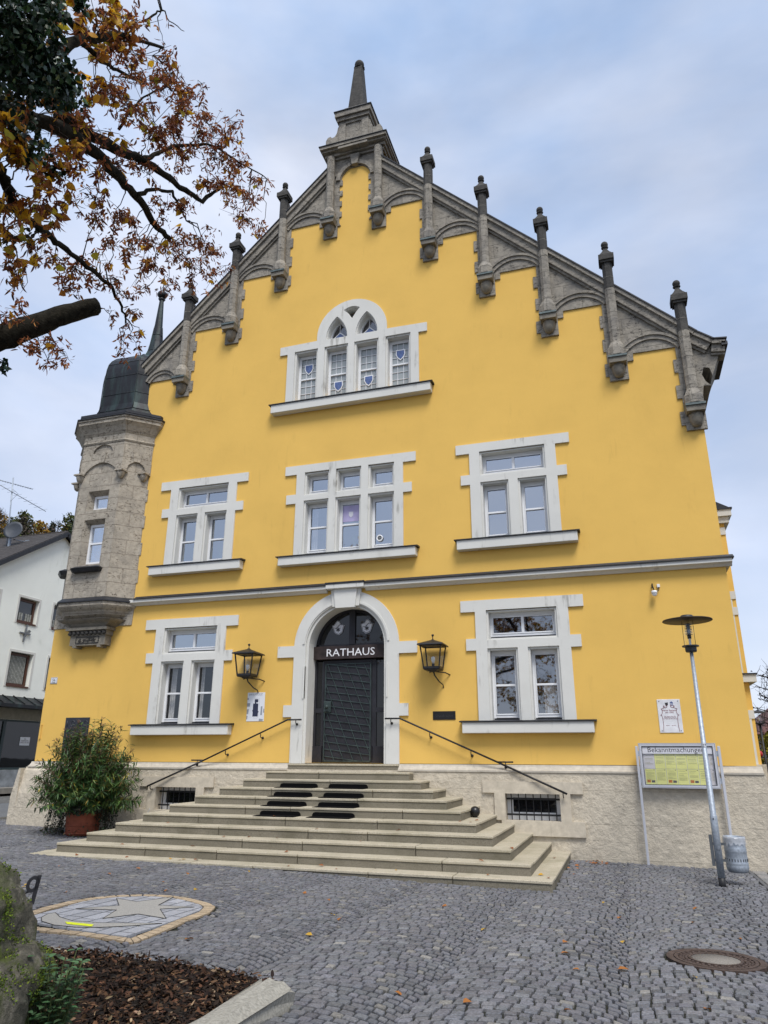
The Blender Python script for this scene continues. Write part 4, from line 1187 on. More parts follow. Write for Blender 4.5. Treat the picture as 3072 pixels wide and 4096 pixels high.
t = plate('name_plate', -4.03, -3.52, .785, .968, simple('black cast plate', (.014,.014,.015), .5, .2), 'small black metal name plate reading Standesamt below the right lantern', .014)
lettering('Standesamt', simple('grey cast letters', (.045,.045,.048), .4, .3), 'lettering', t, (-3.775, -.015, .84), *F, .088, .003, 'CENTER', .98)
mb = MB()
for x in (-4.0, -3.55):
    for z in (.81, .945): mb.ball((x, -.014, z), .009, 8, 6)
mb.build('screw', BLK, t)
t = plate('commemorative_plaque', .66, 1.097, .487, 1.135, simple('white ceramic', (.66,.66,.68), .35), 'white ceramic plaque with ribbon scroll and two small shields reading Neues Rathaus', .014, 'plaque')
mb = MB(); cxp = .878
for sx in (-1, 1):
    pts = []
    for i in range(60):
        u = i/59; px_ = .03+.125*min(1, u*2.2) - .03*max(0, u-.6); pz = 1.0 - .04*u*1.2 - max(0, u-.32)*.62
        ph = u*34 if u < .62 else .62*34+(u-.62)*8
        pts.append((cxp+sx*(px_+.022*math.cos(ph)*(1 if u < .62 else .6)), -.0165, pz+.022*math.sin(ph)))
    mb.tube(pts, .0042, 5)
mb.build('ribbon', RED, t)
mb = MB(); mb.prism([(.81,1.075),(.83,1.065),(.865,1.08),(.868,1.03),(.84,1.0),(.815,1.03)], .0165, .014); mb.build('shield', INK, t)
mb = MB(); 
for z in (1.012, 1.036, 1.06): mb.prism(rect(.905, .965, z, z+.013), .0165, .014)
mb.prism([(.905,1.076),(.965,1.076),(.935,1.093)], .0165, .014); mb.build('shield', simple('blue print', (.07,.10,.25), .5), t)
lettering('Neues Rathaus\nseit 1982', RED, 'heading', t, (cxp, -.0155, .905), *F, .044, .0008, 'CENTER')
lettering('Das zweite Haus der\nStadtmitte Kommune\nzur Feier der Einweihung', RED, 'text_line', t, (cxp, -.0155, .795), *F, .026, .0006, 'CENTER'); lettering('Stadtrat        Mai 1982', RED, 'text_line', t, (cxp, -.0155, .62), *F, .020, .0006, 'CENTER')
mb = MB()
for x in (.70, 1.055):
    for z in (.525, 1.098): mb.ball((x, -.014, z), .009, 8, 6)
mb.build('screw', INK, t)
t = thing('security_camera', (.9, 0, 3.3), 'white dome security camera with a small junction box high on the right wall', 'camera')
mb = MB(); mb.box(.93, .99, -.05, 0, 3.44, 3.51, .006); mb.build('junction_box', FRM, t)
mb = MB(); mb.lathe([(.035, 3.36), (.058, 3.35), (.058, 3.29)], (.86, -.12, 0), 14); mb.ball((.86, -.12, 3.29), .055, 14, 8); mb.build('camera_dome', FRM, t)
mb = MB(); mb.box(.825, .85, -.09, 0, 3.44, 3.52, .004); mb.tube([(.84, -.05, 3.46), (.85, -.12, 3.42), (.86, -.12, 3.35)], .013, 6); mb.tube([(.96, -.03, 3.44), (.95, -.04, 3.37), (.91, -.06, 3.34)], .006, 6); mb.build('camera_bracket', BLK, t)
mb = MB(); mb.box(-14.70, -14.675, -.03, 0, .42, .78, .004); mb.box(-14.71, -14.665, -.035, 0, .42, .44); mb.box(-14.71, -14.665, -.035, 0, .76, .78)
tag(mb.build('cable_cover', YEL), 'narrow yellow painted cable cover beside the left building corner', 'cable cover')

# ================================================================ GROUND
def g(x, y):
    x = min(6, max(-26, x)); y = min(9, max(-17, y))
    z = -1.8971-.01749*x-.01141*y-.00024*x*y+.00073*y*y
    return z - .085*math.exp(-((x+10)/3)**2-((y+3.8)/2.2)**2) - .06*math.exp(-((x+2.5)/4)**2-((y+4.2)/2.5)**2)
mb = MB()
xs = [-400, -120, -60, -40] + [-30+i*1.0 for i in range(41)] + [20, 40, 120, 400]; ys = [-300, -80, -40, -24] + [-18+i*1.0 for i in range(29)] + [16, 25, 50, 120, 500]
vs = [(x, y, g(x, y)-.024) for y in ys for x in xs]; nx_ = len(xs)
mb.mesh(vs, [(j*nx_+i, j*nx_+i+1, (j+1)*nx_+i+1, (j+1)*nx_+i) for j in range(len(ys)-1) for i in range(nx_-1)], True)
tag(mb.build('ground', simple('dark joint grit', (.018,.019,.012), .95, 0, .4, 30, .4, 120)), None, None, kind='structure')
def sheet(name, x0, x1, y0, y1, lift, mat, n=14, thick=0):
    mb = MB(); X_ = [x0+(x1-x0)*i/n for i in range(n+1)]; Y_ = [y0+(y1-y0)*i/n for i in range(n+1)]
    mb.mesh([(x, y, g(x, y)+lift) for y in Y_ for x in X_], [(j*(n+1)+i, j*(n+1)+i+1, (j+1)*(n+1)+i+1, (j+1)*(n+1)+i) for j in range(n) for i in range(n)])
    if thick:
        for (a, b_) in (((x0,y0),(x1,y0)), ((x1,y0),(x1,y1)), ((x1,y1),(x0,y1)), ((x0,y1),(x0,y0))):
            mb.face([(a[0],a[1],g(*a)+lift-thick), (b_[0],b_[1],g(*b_)+lift-thick), (b_[0],b_[1],g(*b_)+lift), (a[0],a[1],g(*a)+lift)])
    return tag(mb.build(name, mat), None, None, kind='structure')
sheet('road', -20.6, -16.25, -40, 60, .0, simple('asphalt', (.115,.12,.125), .85, 0, .15, 3, .3, 150), 40)
sheet('gutter_strip', -23.1, -20.6, -40, 60, .004, simple('grey setts', (.10,.098,.092), .9, 0, .45, 9, .5, 30), 40)
sheet('pavement', -26.0, -23.1, -40, 60, .13, simple('concrete slabs', (.22,.21,.19), .9, 0, .2, 4, .2, 80), 40, .2)
sheet('kerb', -16.25, -16.05, -17, 3, .02, simple('kerb granite', (.26,.255,.24), .85, 0, .2, 20, .2), 30, .1)

EMB = [(-4.57,-9.45),(-4.62,-8.91),(-4.70,-8.29),(-4.73,-7.83),(-4.87,-7.46),(-5.05,-7.29),(-5.27,-7.17),(-5.50,-7.07),(-5.74,-7.02),(-5.95,-7.05),(-6.13,-7.12),(-6.38,-7.35),(-6.52,-7.62),(-6.58,-7.95),(-6.56,-8.4),(-6.45,-8.85),(-6.38,-9.40),(-5.8,-9.40),(-5.29,-9.39),(-4.8,-9.42)]
BED = [(-2.43,-10.56),(-2.43,-14.6),(-8.2,-14.6),(-8.2,-9.7),(-5.08,-9.95),(-3.9,-10.10),(-2.72,-10.18),(-2.66,-10.56)]
MAN = (.60, -7.72, .46)
def inpoly(x, y, l):
    c_ = False
    for i in range(len(l)):
        x0, y0 = l[i]; x1, y1 = l[i-1]
        if (y0 > y) != (y1 > y) and x < (x1-x0)*(y-y0)/(y1-y0)+x0: c_ = not c_
    return c_
def ptseg(x, y, l):
    d = 1e9
    for i in range(len(l)):
        a, b_ = l[i-1], l[i]; vx, vy = b_[0]-a[0], b_[1]-a[1]
        t_ = max(0, min(1, ((x-a[0])*vx+(y-a[1])*vy)/(vx*vx+vy*vy))); d = min(d, math.hypot(x-a[0]-t_*vx, y-a[1]-t_*vy))
    return d
def free(x, y):
    if x < -16.03 or (y > -.18 and x > -15.0): return False
    if y > -3.945 and -10.98 < x < -1.235: return False
    if math.hypot(x-MAN[0], y-MAN[1]) < MAN[2]: return False
    if abs(x-1.22) < .07 and abs(y+2.36) < .07: return False
    if inpoly(x, y, EMB) or (-6.8 < x < -4.4 and -9.6 < y < -6.8 and ptseg(x, y, EMB) < .035): return False
    if inpoly(x, y, BED): return False
    return True
SW, SH, SL = 1.46, .096, .106
SR = SW*.74
V_, F_, T_ = [], [], []
def stone(c, tint):
    cx_ = sum(p[0] for p in c)/4; cy_ = sum(p[1] for p in c)/4
    b0 = len(V_); dz = random.gauss(0, .0022); tx, ty = random.gauss(0, .018), random.gauss(0, .018)
    for f_, zz in ((1.0, -.030), (.97, -.005), (.84, .002)):
        for p in c:
            x = cx_+(p[0]-cx_)*f_; y = cy_+(p[1]-cy_)*f_
            V_.append((x, y, g(x, y)+zz+dz+(x-cx_)*tx+(y-cy_)*ty))
    for r_ in (0, 4):
        for i in range(4): F_.append((b0+r_+i, b0+r_+(i+1)%4, b0+r_+4+(i+1)%4, b0+r_+4+i)); T_.append(tint)
    F_.append((b0+8, b0+9, b0+10, b0+11)); T_.append(tint)
def stint():
    v = random.gauss(1, .14); v = max(.55, min(1.6, v)); w = random.random()
    if w < .05: return (v*1.45, v*1.38, v*1.22, 1)
    return (v*(.97+.06*random.random()), v, v*(1.0+.08*random.random()), 1)
amax = math.asin(.5/.74)
for s_ in range(-12, 4):
    xc = s_*SW+.55
    for r_ in range(-150, 34):
        yc = r_*SH
        if yc < -13.4 or yc > 3: continue
        a = -amax + random.uniform(-.03, .03)
        while a < amax:
            l = SL*random.uniform(.78, 1.30)/SR
            a2 = min(a+l, amax+.02)
            if a2-a < .04: break
            am = (a+a2)/2
            xm = xc+SR*math.sin(am); ym = yc+SR*(math.cos(am)-.86)
            if xm < 1.86 and -13.3 < ym < 2.5 and free(xm, ym):
                gp = .009; j = lambda: random.uniform(-.0045, .0045)
                cs = []
                for (aa, hh) in ((a+gp/SR, -1), (a2-gp/SR, -1), (a2-gp/SR, 1), (a+gp/SR, 1)):
                    cs.append((xc+SR*math.sin(aa)+j(), yc+SR*(math.cos(aa)-.86)+hh*(SH/2-.0115)+j()))
                stone(cs, stint())
            a = a2
# larger setts on the strip along the right-hand side
for r_ in range(-64, 14):
    y = r_*.19; x = 1.93-.03*y*0
    while x < 4.4:
        l = random.uniform(.17, .30)
        if y < -.2 and y > -12: 
            j = lambda: random.uniform(-.008, .008)
            stone([(x+.01+j(), y+.01+j()), (x+l-.01+j(), y+.01+j()), (x+l-.01+j(), y+.18+j()), (x+.01+j(), y+.18+j())], (1.75, 1.65, 1.5, 1) if random.random() < .5 else (1.3, 1.27, 1.2, 1))
        x += l
for r_ in range(-80, -1):
    y = r_*.15; stone([(1.865, y+.008), (1.925, y+.008), (1.925, y+.142), (1.865, y+.142)], (.8,.8,.8,1))
def raw(name, V, F, T, mat, parent=None):
    V = np.array(V); org = ORIGIN[parent.name] if parent else Vector((float(V[:,0].mean()), float(V[:,1].mean()), float(V[:,2].min())))
    me = bpy.data.meshes.new(name); me.from_pydata((V-np.array(org)).tolist(), [], F)
    ca = me.color_attributes.new('tint', 'FLOAT_COLOR', 'CORNER')
    cnt = np.array([len(f) for f in F]); ca.data.foreach_set('color', np.repeat(np.array(T, dtype=np.float32), cnt, axis=0).ravel())
    me.materials.append(mat); me.update(); o = bpy.data.objects.new(name, me); COL.objects.link(o); ORIGIN[o.name] = org
    if parent: o.parent = parent
    else: o.location = org
    return o
tag(raw('cobbled_square', V_, F_, T_, tinted('granite cobble', (.132,.133,.138), .62, 0, .35, .35, .45, 110)), None, None, kind='structure')

# manhole
mh = thing('manhole_cover', (MAN[0], MAN[1], g(MAN[0], MAN[1])), 'round rusty iron manhole cover with a concrete centre in the cobbles', 'manhole cover')
mz = g(MAN[0], MAN[1])+.004
RUS = simple('rusty cast iron', (.085,.060,.050), .75, .4, .4, 25, .3, 90)
tilt = Matrix.Rotation(-.022, 3, 'X') @ Matrix.Rotation(.008, 3, 'Y')
mb = MB(); mb.lathe([(.435, -.03), (.435, .0), (.375, .0), (.375, -.012), (.365, -.012), (.365, .002), (.335, .002), (.335, -.008), (.24, -.008), (.24, .003), (.215, .003), (.215, -.004)], (MAN[0], MAN[1], mz), 48, M=tilt, smooth=False)
for i in range(30):
    a = 2*math.pi*i/30
    for rr in (.262, .312):
        p = tilt @ Vector((rr*math.cos(a+.1*(rr>.3)), rr*math.sin(a+.1*(rr>.3)), -.003)); mb.lathe([(.019, -.006), (.015, .004)], Vector((MAN[0], MAN[1], mz))+p, 6)
mb.build('iron_ring', RUS, mh)
mb = MB(); mb.lathe([(.213, -.01), (.213, -.001)], (MAN[0], MAN[1], mz), 32, M=tilt); mb.build('concrete_centre', simple('aggregate concrete', (.21,.19,.165), .9, 0, .35, 90, .4, 120), mh)

# stone emblem let into the paving
em = thing('paving_emblem', (-5.5, -8.2, g(-5.5, -8.2)), 'shield shaped inlay of pale slabs with a star and crescent in the cobbles', 'paving emblem')
def gz(x, y, h): return (x, y, g(x, y)+h)
def flat(pts, h, th, mb, tint):
    r_ = geometry.tessellate_polygon([[Vector((p[0], p[1], 0)) for p in pts]])
    V2 = [gz(p[0], p[1], h) for p in pts]
    fs = []
    for t_ in r_:
        a = [pts[i] for i in t_]; s = (a[1][0]-a[0][0])*(a[2][1]-a[0][1])-(a[2][0]-a[0][0])*(a[1][1]-a[0][1]); fs.append(tuple(t_) if s > 0 else tuple(reversed(t_)))
    mb.mesh(V2, fs, col=tint)
    for i in range(len(pts)):
        a, b_ = pts[i-1], pts[i]; mb.face([gz(*a, h-th), gz(*b_, h-th), gz(*b_, h), gz(*a, h)], col=tint)
# border setts
def offset_in(l, d):
    n = len(l); out = []
    ar_ = sum(l[i-1][0]*l[i][1]-l[i][0]*l[i-1][1] for i in range(n)); sg = 1 if ar_ > 0 else -1
    for i in range(n):
        a, b_, c_ = l[i-1], l[i], l[(i+1)%n]
        n1 = Vector((-(b_[1]-a[1]), b_[0]-a[0])).normalized()*sg; n2 = Vector((-(c_[1]-b_[1]), c_[0]-b_[0])).normalized()*sg
        m_ = (n1+n2).normalized(); k = d/max(.5, m_.dot(n1)); out.append((b_[0]+m_.x*k, b_[1]+m_.y*k))
    return out
EI = offset_in(EMB, .125)
mb = MB()
for i in range(len(EMB)):
    a, b_ = EMB[i-1], EMB[i]; ai, bi = EI[i-1], EI[i]; L_ = math.hypot(b_[0]-a[0], b_[1]-a[1]); n = max(1, round(L_/.15))
    for k in range(n):
        t0, t1 = (k+.07)/n, (k+.93)/n; lp = lambda p, q, t_: (p[0]+(q[0]-p[0])*t_, p[1]+(q[1]-p[1])*t_)
        v = random.uniform(.85, 1.15)
        flat([lp(a,b_,t0), lp(a,b_,t1), lp(bi,ai,1-t1) if False else lp(ai,bi,t1), lp(ai,bi,t0)], .004, .02, mb, (v, v*.97, v*.92, 1))
mb.build('border', tinted('yellow granite setts', (.40,.32,.225), .8, 0, .3, .2, .2, 90), em)
mb = MB()
ES = offset_in(EMB, .14)
def clip_poly(sub, clipp):
    out = sub
    ar_ = sum(clipp[i-1][0]*clipp[i][1]-clipp[i][0]*clipp[i-1][1] for i in range(len(clipp)))
    cp = clipp if ar_ > 0 else clipp[::-1]
    for i in range(len(cp)):
        a, b_ = cp[i-1], cp[i]; inp = out; out = []
        ins = lambda p: (b_[0]-a[0])*(p[1]-a[1])-(b_[1]-a[1])*(p[0]-a[0]) >= 0
        for j in range(len(inp)):
            p, q = inp[j-1], inp[j]
            if ins(p) != ins(q):
                d1 = (b_[0]-a[0])*(p[1]-a[1])-(b_[1]-a[1])*(p[0]-a[0]); d2 = (b_[0]-a[0])*(q[1]-a[1])-(b_[1]-a[1])*(q[0]-a[0]); t_ = d1/(d1-d2)
                x_ = (p[0]+(q[0]-p[0])*t_, p[1]+(q[1]-p[1])*t_); out.append(x_)
            if ins(q): out.append(q)
        if not out: return []
    return out
for r_ in range(14):
    x = -6.75+r_*.195; y = -9.6 + (r_ % 2)*.17
    while y < -6.8:
        l = random.uniform(.26, .42)
        q = clip_poly([(x+.013, y+.013), (x+.182, y+.013), (x+.182, y+l-.013), (x+.013, y+l-.013)], ES)
        if len(q) >= 3: v = random.gauss(1, .10); flat(q, .003, .02, mb, (v, v, v*1.03, 1))
        y += l
mb.build('slabs', tinted('grey granite slabs', (.33,.335,.345), .75, 0, .35, .2, .2, 110), em)
mb = MB()
STAR = [(-6.21,-7.55),(-5.87,-7.95),(-6.17,-8.33),(-5.72,-8.19),(-5.54,-8.66),(-5.37,-8.28),(-4.95,-8.36),(-5.33,-7.92),(-5.06,-7.62),(-5.49,-7.72),(-5.67,-7.12),(-5.85,-7.64)]
flat(STAR, .008, .02, mb, (1,1,1,1))
cr = [(-6.22,-8.72),(-6.20,-8.62),(-5.98,-8.80),(-5.73,-8.90),(-5.43,-8.86),(-5.15,-8.74),(-4.84,-8.60),(-5.05,-8.85),(-5.27,-9.04),(-5.50,-9.14),(-5.75,-9.15),(-6.0,-9.05),(-6.14,-8.9)]
flat(cr, .008, .02, mb, (1,1,1,1))
mb.build('star_and_crescent', tinted('pale aggregate stone', (.34,.325,.295), .85, 0, .3, .25, .25, 150), em)
mb = MB()
for l in (STAR, cr):
    o_ = [shr for shr in l]
    for i in range(len(l)): mb.bar(gz(*l[i-1], .0085), gz(*l[i], .0085), .008, .003)
mb.build('joint_line', simple('dark joint', (.03,.03,.028), .9), em)
mb = MB(); mb.mesh([gz(-5.76,-8.98,.012), gz(-5.66,-9.07,.012), gz(-5.36,-9.06,.012), gz(-5.41,-8.97,.012)], [(0,1,2,3)])
o_ = mb.build('tape_strip', simple('fluorescent yellow tape', (.72,.80,.02), .5, 0, .03)); tag(o_, 'fluorescent yellow tape strip stuck across the pale stone crescent', 'tape')

# ================================================================ PLANTING BED, BOULDER
KB = simple('weathered kerb granite', (.29,.275,.235), .9, 0, .3, 45, .4, 110)
def kerbstone(name, a, b_, w, h, label, hb=.1):
    t = Vector((b_[0]-a[0], b_[1]-a[1], 0)); L_ = t.length; t.normalize(); n = Vector((-t.y, t.x, 0))
    bm = bmesh.new(); bmesh.ops.create_cube(bm, size=1)
    bmesh.ops.subdivide_edges(bm, edges=bm.edges[:], cuts=3, use_grid_fill=True)
    for v in bm.verts:
        u, q, z = v.co.x+.5, v.co.y, v.co.z
        p = Vector((a[0], a[1], 0)) + t*(L_*u) + n*(w*q)
        top = h if z > 0 else -hb
        rnd = .02 if z > .4 and abs(q) > .4 else 0
        v.co = Vector((p.x, p.y, g(p.x, p.y)+(h-rnd if z > .4 else -hb+(h+hb)*(z+.5)))) + Vector((random.gauss(0,.004), random.gauss(0,.004), random.gauss(0,.003)))
    bmesh.ops.bevel(bm, geom=[e for e in bm.edges if e.calc_face_angle(0) > .9], offset=.018, segments=2, profile=.6, affect='EDGES')
    mb = MB(); mb.bm(bm, smooth=False)
    return tag(mb.build(name, KB), label, 'kerb stone')
kerbstone('kerb_stone', (-2.56,-10.56), (-2.56,-12.2), .25, .125, 'thick pale granite kerb stone at the right corner of the planting bed')
kerbstone('kerb_stone', (-2.565,-12.23), (-2.565,-14.4), .24, .12, 'granite kerb stone along the bed running towards the viewer')
kerbstone('edging_stone', (-2.72,-10.24), (-3.86,-10.16), .11, .015, 'flush grey edging stone between the mulch and the cobbles, beside the thick kerb')
kerbstone('edging_stone', (-3.88,-10.16), (-5.05,-10.02), .11, .012, 'flush grey edging stone between mulch and cobbles, nearest the boulder')
kerbstone('edging_stone', (-5.08,-10.01), (-8.1,-9.75), .11, .012, 'long flush edging stone behind the mossy boulder')

def leafmesh(name, items, mat, parent=None, fold=.25, shape=((0,.0),(.32,.5),(.68,.40),(1,0))):
    """items: (pos, dir, normal, length, width, tint)"""
    V, F, T = [], [], []
    for p, d, n, L_, w, tint in items:
        d = d.normalized(); s_ = d.cross(n)
        if s_.length < 1e-4: s_ = d.orthogonal()
        s_.normalize(); n2 = s_.cross(d)
        b0 = len(V)
        mid = []; lf = []; rg = []
        for k, (u, h) in enumerate(shape):
            c_ = p + d*(L_*u) - n2*(L_*.16*u*u)
            mid.append(c_)
            if h > 0: lf.append(c_+s_*(w*h)+n2*(w*fold*h)); rg.append(c_-s_*(w*h)+n2*(w*fold*h))
        pts = mid + lf + rg; V += [tuple(q) for q in pts]; m_ = len(mid); k_ = len(lf)
        F.append(tuple([b0+0] + [b0+m_+i for i in range(k_)] + [b0+m_-1] + [b0+i for i in range(m_-2, 0, -1)])); T.append(tint)
        F.append(tuple([b0+i for i in range(0, m_)] + [b0+m_+k_+i for i in range(k_-1, -1, -1)])); T.append(tint)
    return raw(name, V, F, T, mat, parent)
def rvec(): 
    v = Vector((random.gauss(0,1), random.gauss(0,1), random.gauss(0,1))); return v.normalized()
def hsv(base, dv=.25, dh=.08):
    v = max(.3, random.gauss(1, dv)); return (base[0]*v*(1+random.uniform(-dh,dh)), base[1]*v*(1+random.uniform(-dh,dh)), base[2]*v, 1)
def bedh(x, y): return g(x, y)+.035+.05*math.sin(x*1.3+.4)*math.sin(y*1.1)
mb = MB(); n = 60
bx = [-8.15+(5.49)*i/n for i in range(n+1)]; by = [-14.5+(4.36)*i/n for i in range(n+1)]
mb.mesh([(x, min(y, -10.22) , bedh(x, min(y, -10.22))-.01+random.uniform(-.012,.012)) for y in by for x in bx], [(j*(n+1)+i, j*(n+1)+i+1, (j+1)*(n+1)+i+1, (j+1)*(n+1)+i) for j in range(n) for i in range(n)])
tag(mb.build('flower_bed', simple('dark soil', (.022,.016,.012), .95, 0, .5, 30, .6, 80)), None, None, kind='structure')
it = []
for i in range(16000):
    x = random.uniform(-5.6, -2.70); y = random.uniform(-13.0, -10.22+.05*max(0, -3.5-x))
    d = rvec(); d.z *= .35; nrm = Vector((random.gauss(0,.5), random.gauss(0,.5), 1)).normalized()
    w = random.random()
    c_ = (.020,.013,.010) if w < .50 else (.055,.030,.018) if w < .78 else (.12,.062,.034) if w < .965 else (.30,.21,.13)
    it.append((Vector((x, y, bedh(x, y)+random.uniform(0,.03))), d, nrm, random.uniform(.025,.075), random.uniform(.010,.03), hsv(c_)))
tag(leafmesh('bark_mulch', it, tinted('bark chips', (1,1,1), .85, 0, .15, .15)), None, None, kind='stuff')

# boulder with moss
def rocky(t, P):
    n0 = noise(t, P, 3.2, 8, .68, .4); n1_ = noise(t, P, 14, 6, .7)
    c = ramp(t, n1_, [(.3, (.04,.04,.032)), (.5, (.10,.093,.072)), (.72, (.22,.20,.16))])
    li = ramp(t, noise(t, P, 26, 3, .5, 1.2), [(.645, (0,0,0)), (.665, (1,1,1))]); lm = ramp(t, noise(t, P, 3.5, 2), [(.45, (0,0,0)), (.6, (.85,.85,.85))])
    c = mix(t, mix(t, 1, li, lm, 'MULTIPLY'), c, (.33,.35,.25))
    gs = ramp(t, n0, [(.46, (0,0,0)), (.58, (.9,.9,.9))])
    return mix(t, gs, c, (.070,.088,.022))
m, t_, p_, o_ = newmat('mossy boulder stone'); P_ = pos(t_)
t_.links.new(rocky(t_, P_), p_.inputs['Base Color']); p_.inputs['Roughness'].default_value = .95; p_.inputs['Specular IOR Level'].default_value = .15
bump(t_, p_, noise(t_, P_, 22, 8, .7), .9, .03)
ROCK = m
bl = thing('boulder', (-4.0, -12.3, -1.6), 'mossy boulder with a black metal letter at the edge of the planting bed', 'boulder')
from mathutils import noise as mn
def rockmesh(c_, r_, seed, sub=5, amp=.16, sq=1.0):
    bm = bmesh.new(); bmesh.ops.create_icosphere(bm, subdivisions=sub, radius=1)
    for v in bm.verts:
        q = v.co.copy(); q = Vector([math.copysign(abs(a)**sq, a) for a in q])
        d = mn.fractal(v.co*1.1+Vector((seed, 0, 0)), 1.0, 2.0, 5)*amp + mn.fractal(v.co*4+Vector((0, seed, 0)), .9, 2.2, 4)*amp*.30
        q = q*(1+d); v.co = Vector((c_[0]+q.x*r_[0], c_[1]+q.y*r_[1], c_[2]+q.z*r_[2]))
    return bm
mb = MB(); mb.bm(rockmesh((-4.02,-12.40,-1.14), (.62,.55,.52), 3.1, 5, .20, .72), smooth=True); mb.bm(rockmesh((-3.75,-12.27,-1.36), (.44,.46,.35), 8.4, 5, .19, .8), smooth=True)
rk = mb.build('stone', ROCK, bl)
it = []
deps = []
for v in rk.data.vertices:
    pass
rn = [(v.co.copy()+ORIGIN[bl.name], v.normal.copy()) for v in rk.data.vertices]
it = []
for (q, nm) in rn:
    mo = mn.fractal(q*3.0, 1.0, 2.0, 3)+nm.z*.35+(q.z+1.2)*.35
    if mo > .10 and mn.fractal(q*7, 1.0, 2.0, 2) > .08:
        for k in range(9):
            d = (nm+rvec()*.9).normalized(); it.append((q+nm*.004+rvec()*.013, d, rvec(), random.uniform(.008,.018), random.uniform(.005,.010), hsv((.16,.21,.03) if random.random() < .5 else (.07,.11,.02))))
leafmesh('moss', it, tinted('moss', (1,1,1), .9, .15, .1, .1), bl)
# black metal letter standing off the stone
mb = MB()
LO = Vector((-3.69, -11.84, -.83)); lx = Vector((.70, .68, .0)).normalized(); lz = Vector((.10, .09, 1)).normalized()
fr = (LO, lx, lz)
mb.prism([(.0, -.060), (.024, -.060), (.024, .105), (.0, .105)], .012, -.012, (), fr)
o1 = arc(-.014, .055, .038, 0, 360, 24, .048)[:-1]; i1 = arc(-.014, .055, .018, 0, 360, 24, .028)[:-1]
mb.prism(o1, .012, -.012, [i1], fr)
mb.tube([LO+lx*-.005+lz*.02, LO+lx*-.06+lz*.0, LO+lx*-.14], .006, 6)
mb.build('metal_letter', INK, bl)
# small plants at its foot
def herb(name, c_, n, h, spread, lw, col, label, cat='plant'):
    t = thing(name, (c_[0], c_[1], bedh(c_[0], c_[1])), label, cat); st = MB(); it = []
    for i in range(n):
        a = random.uniform(0, 6.28); r = spread*random.random()**.5; b_ = Vector((c_[0]+r*.5*math.cos(a), c_[1]+r*.5*math.sin(a), bedh(*c_)))
        tip = b_+Vector((r*math.cos(a), r*math.sin(a), h*random.uniform(.6, 1)))
        st.tube([b_, (b_+tip)/2+Vector((0,0,.02)), tip], .003, 4)
        for k in range(7):
            u = .25+.75*k/6; p = b_.lerp(tip, u)
            for q in range(2):
                aa = k*1.57+q*3.14+a; d = Vector((math.cos(aa), math.sin(aa), .25)); it.append((p, d, Vector((0,0,1)), lw*random.uniform(.7,1.2)*(1.1-.4*u), lw*.42, hsv(col, .2)))
    st.build('stem', simple('green stem', (.06,.08,.02)), t); leafmesh('foliage', it, tinted('herb leaf', (1,1,1), .55, .25, .3, .1), t); return t
herb('sage_plant', (-3.30,-12.02), 26, .52, .13, .085, (.085,.165,.075), 'green leafy sage plant growing at the right foot of the boulder')
herb('sage_plant', (-3.16,-12.22), 9, .16, .12, .07, (.075,.15,.065), 'low green sage plant in the mulch close to the frame edge')
herb('ground_ivy_plant', (-3.66,-12.95), 10, .45, .15, .05, (.12,.14,.03), 'yellow green ivy shoots in front of the boulder')
herb('ground_ivy_plant', (-3.42,-11.86), 8, .22, .10, .05, (.10,.13,.03), 'small yellowish shoots behind the sage beside the boulder')

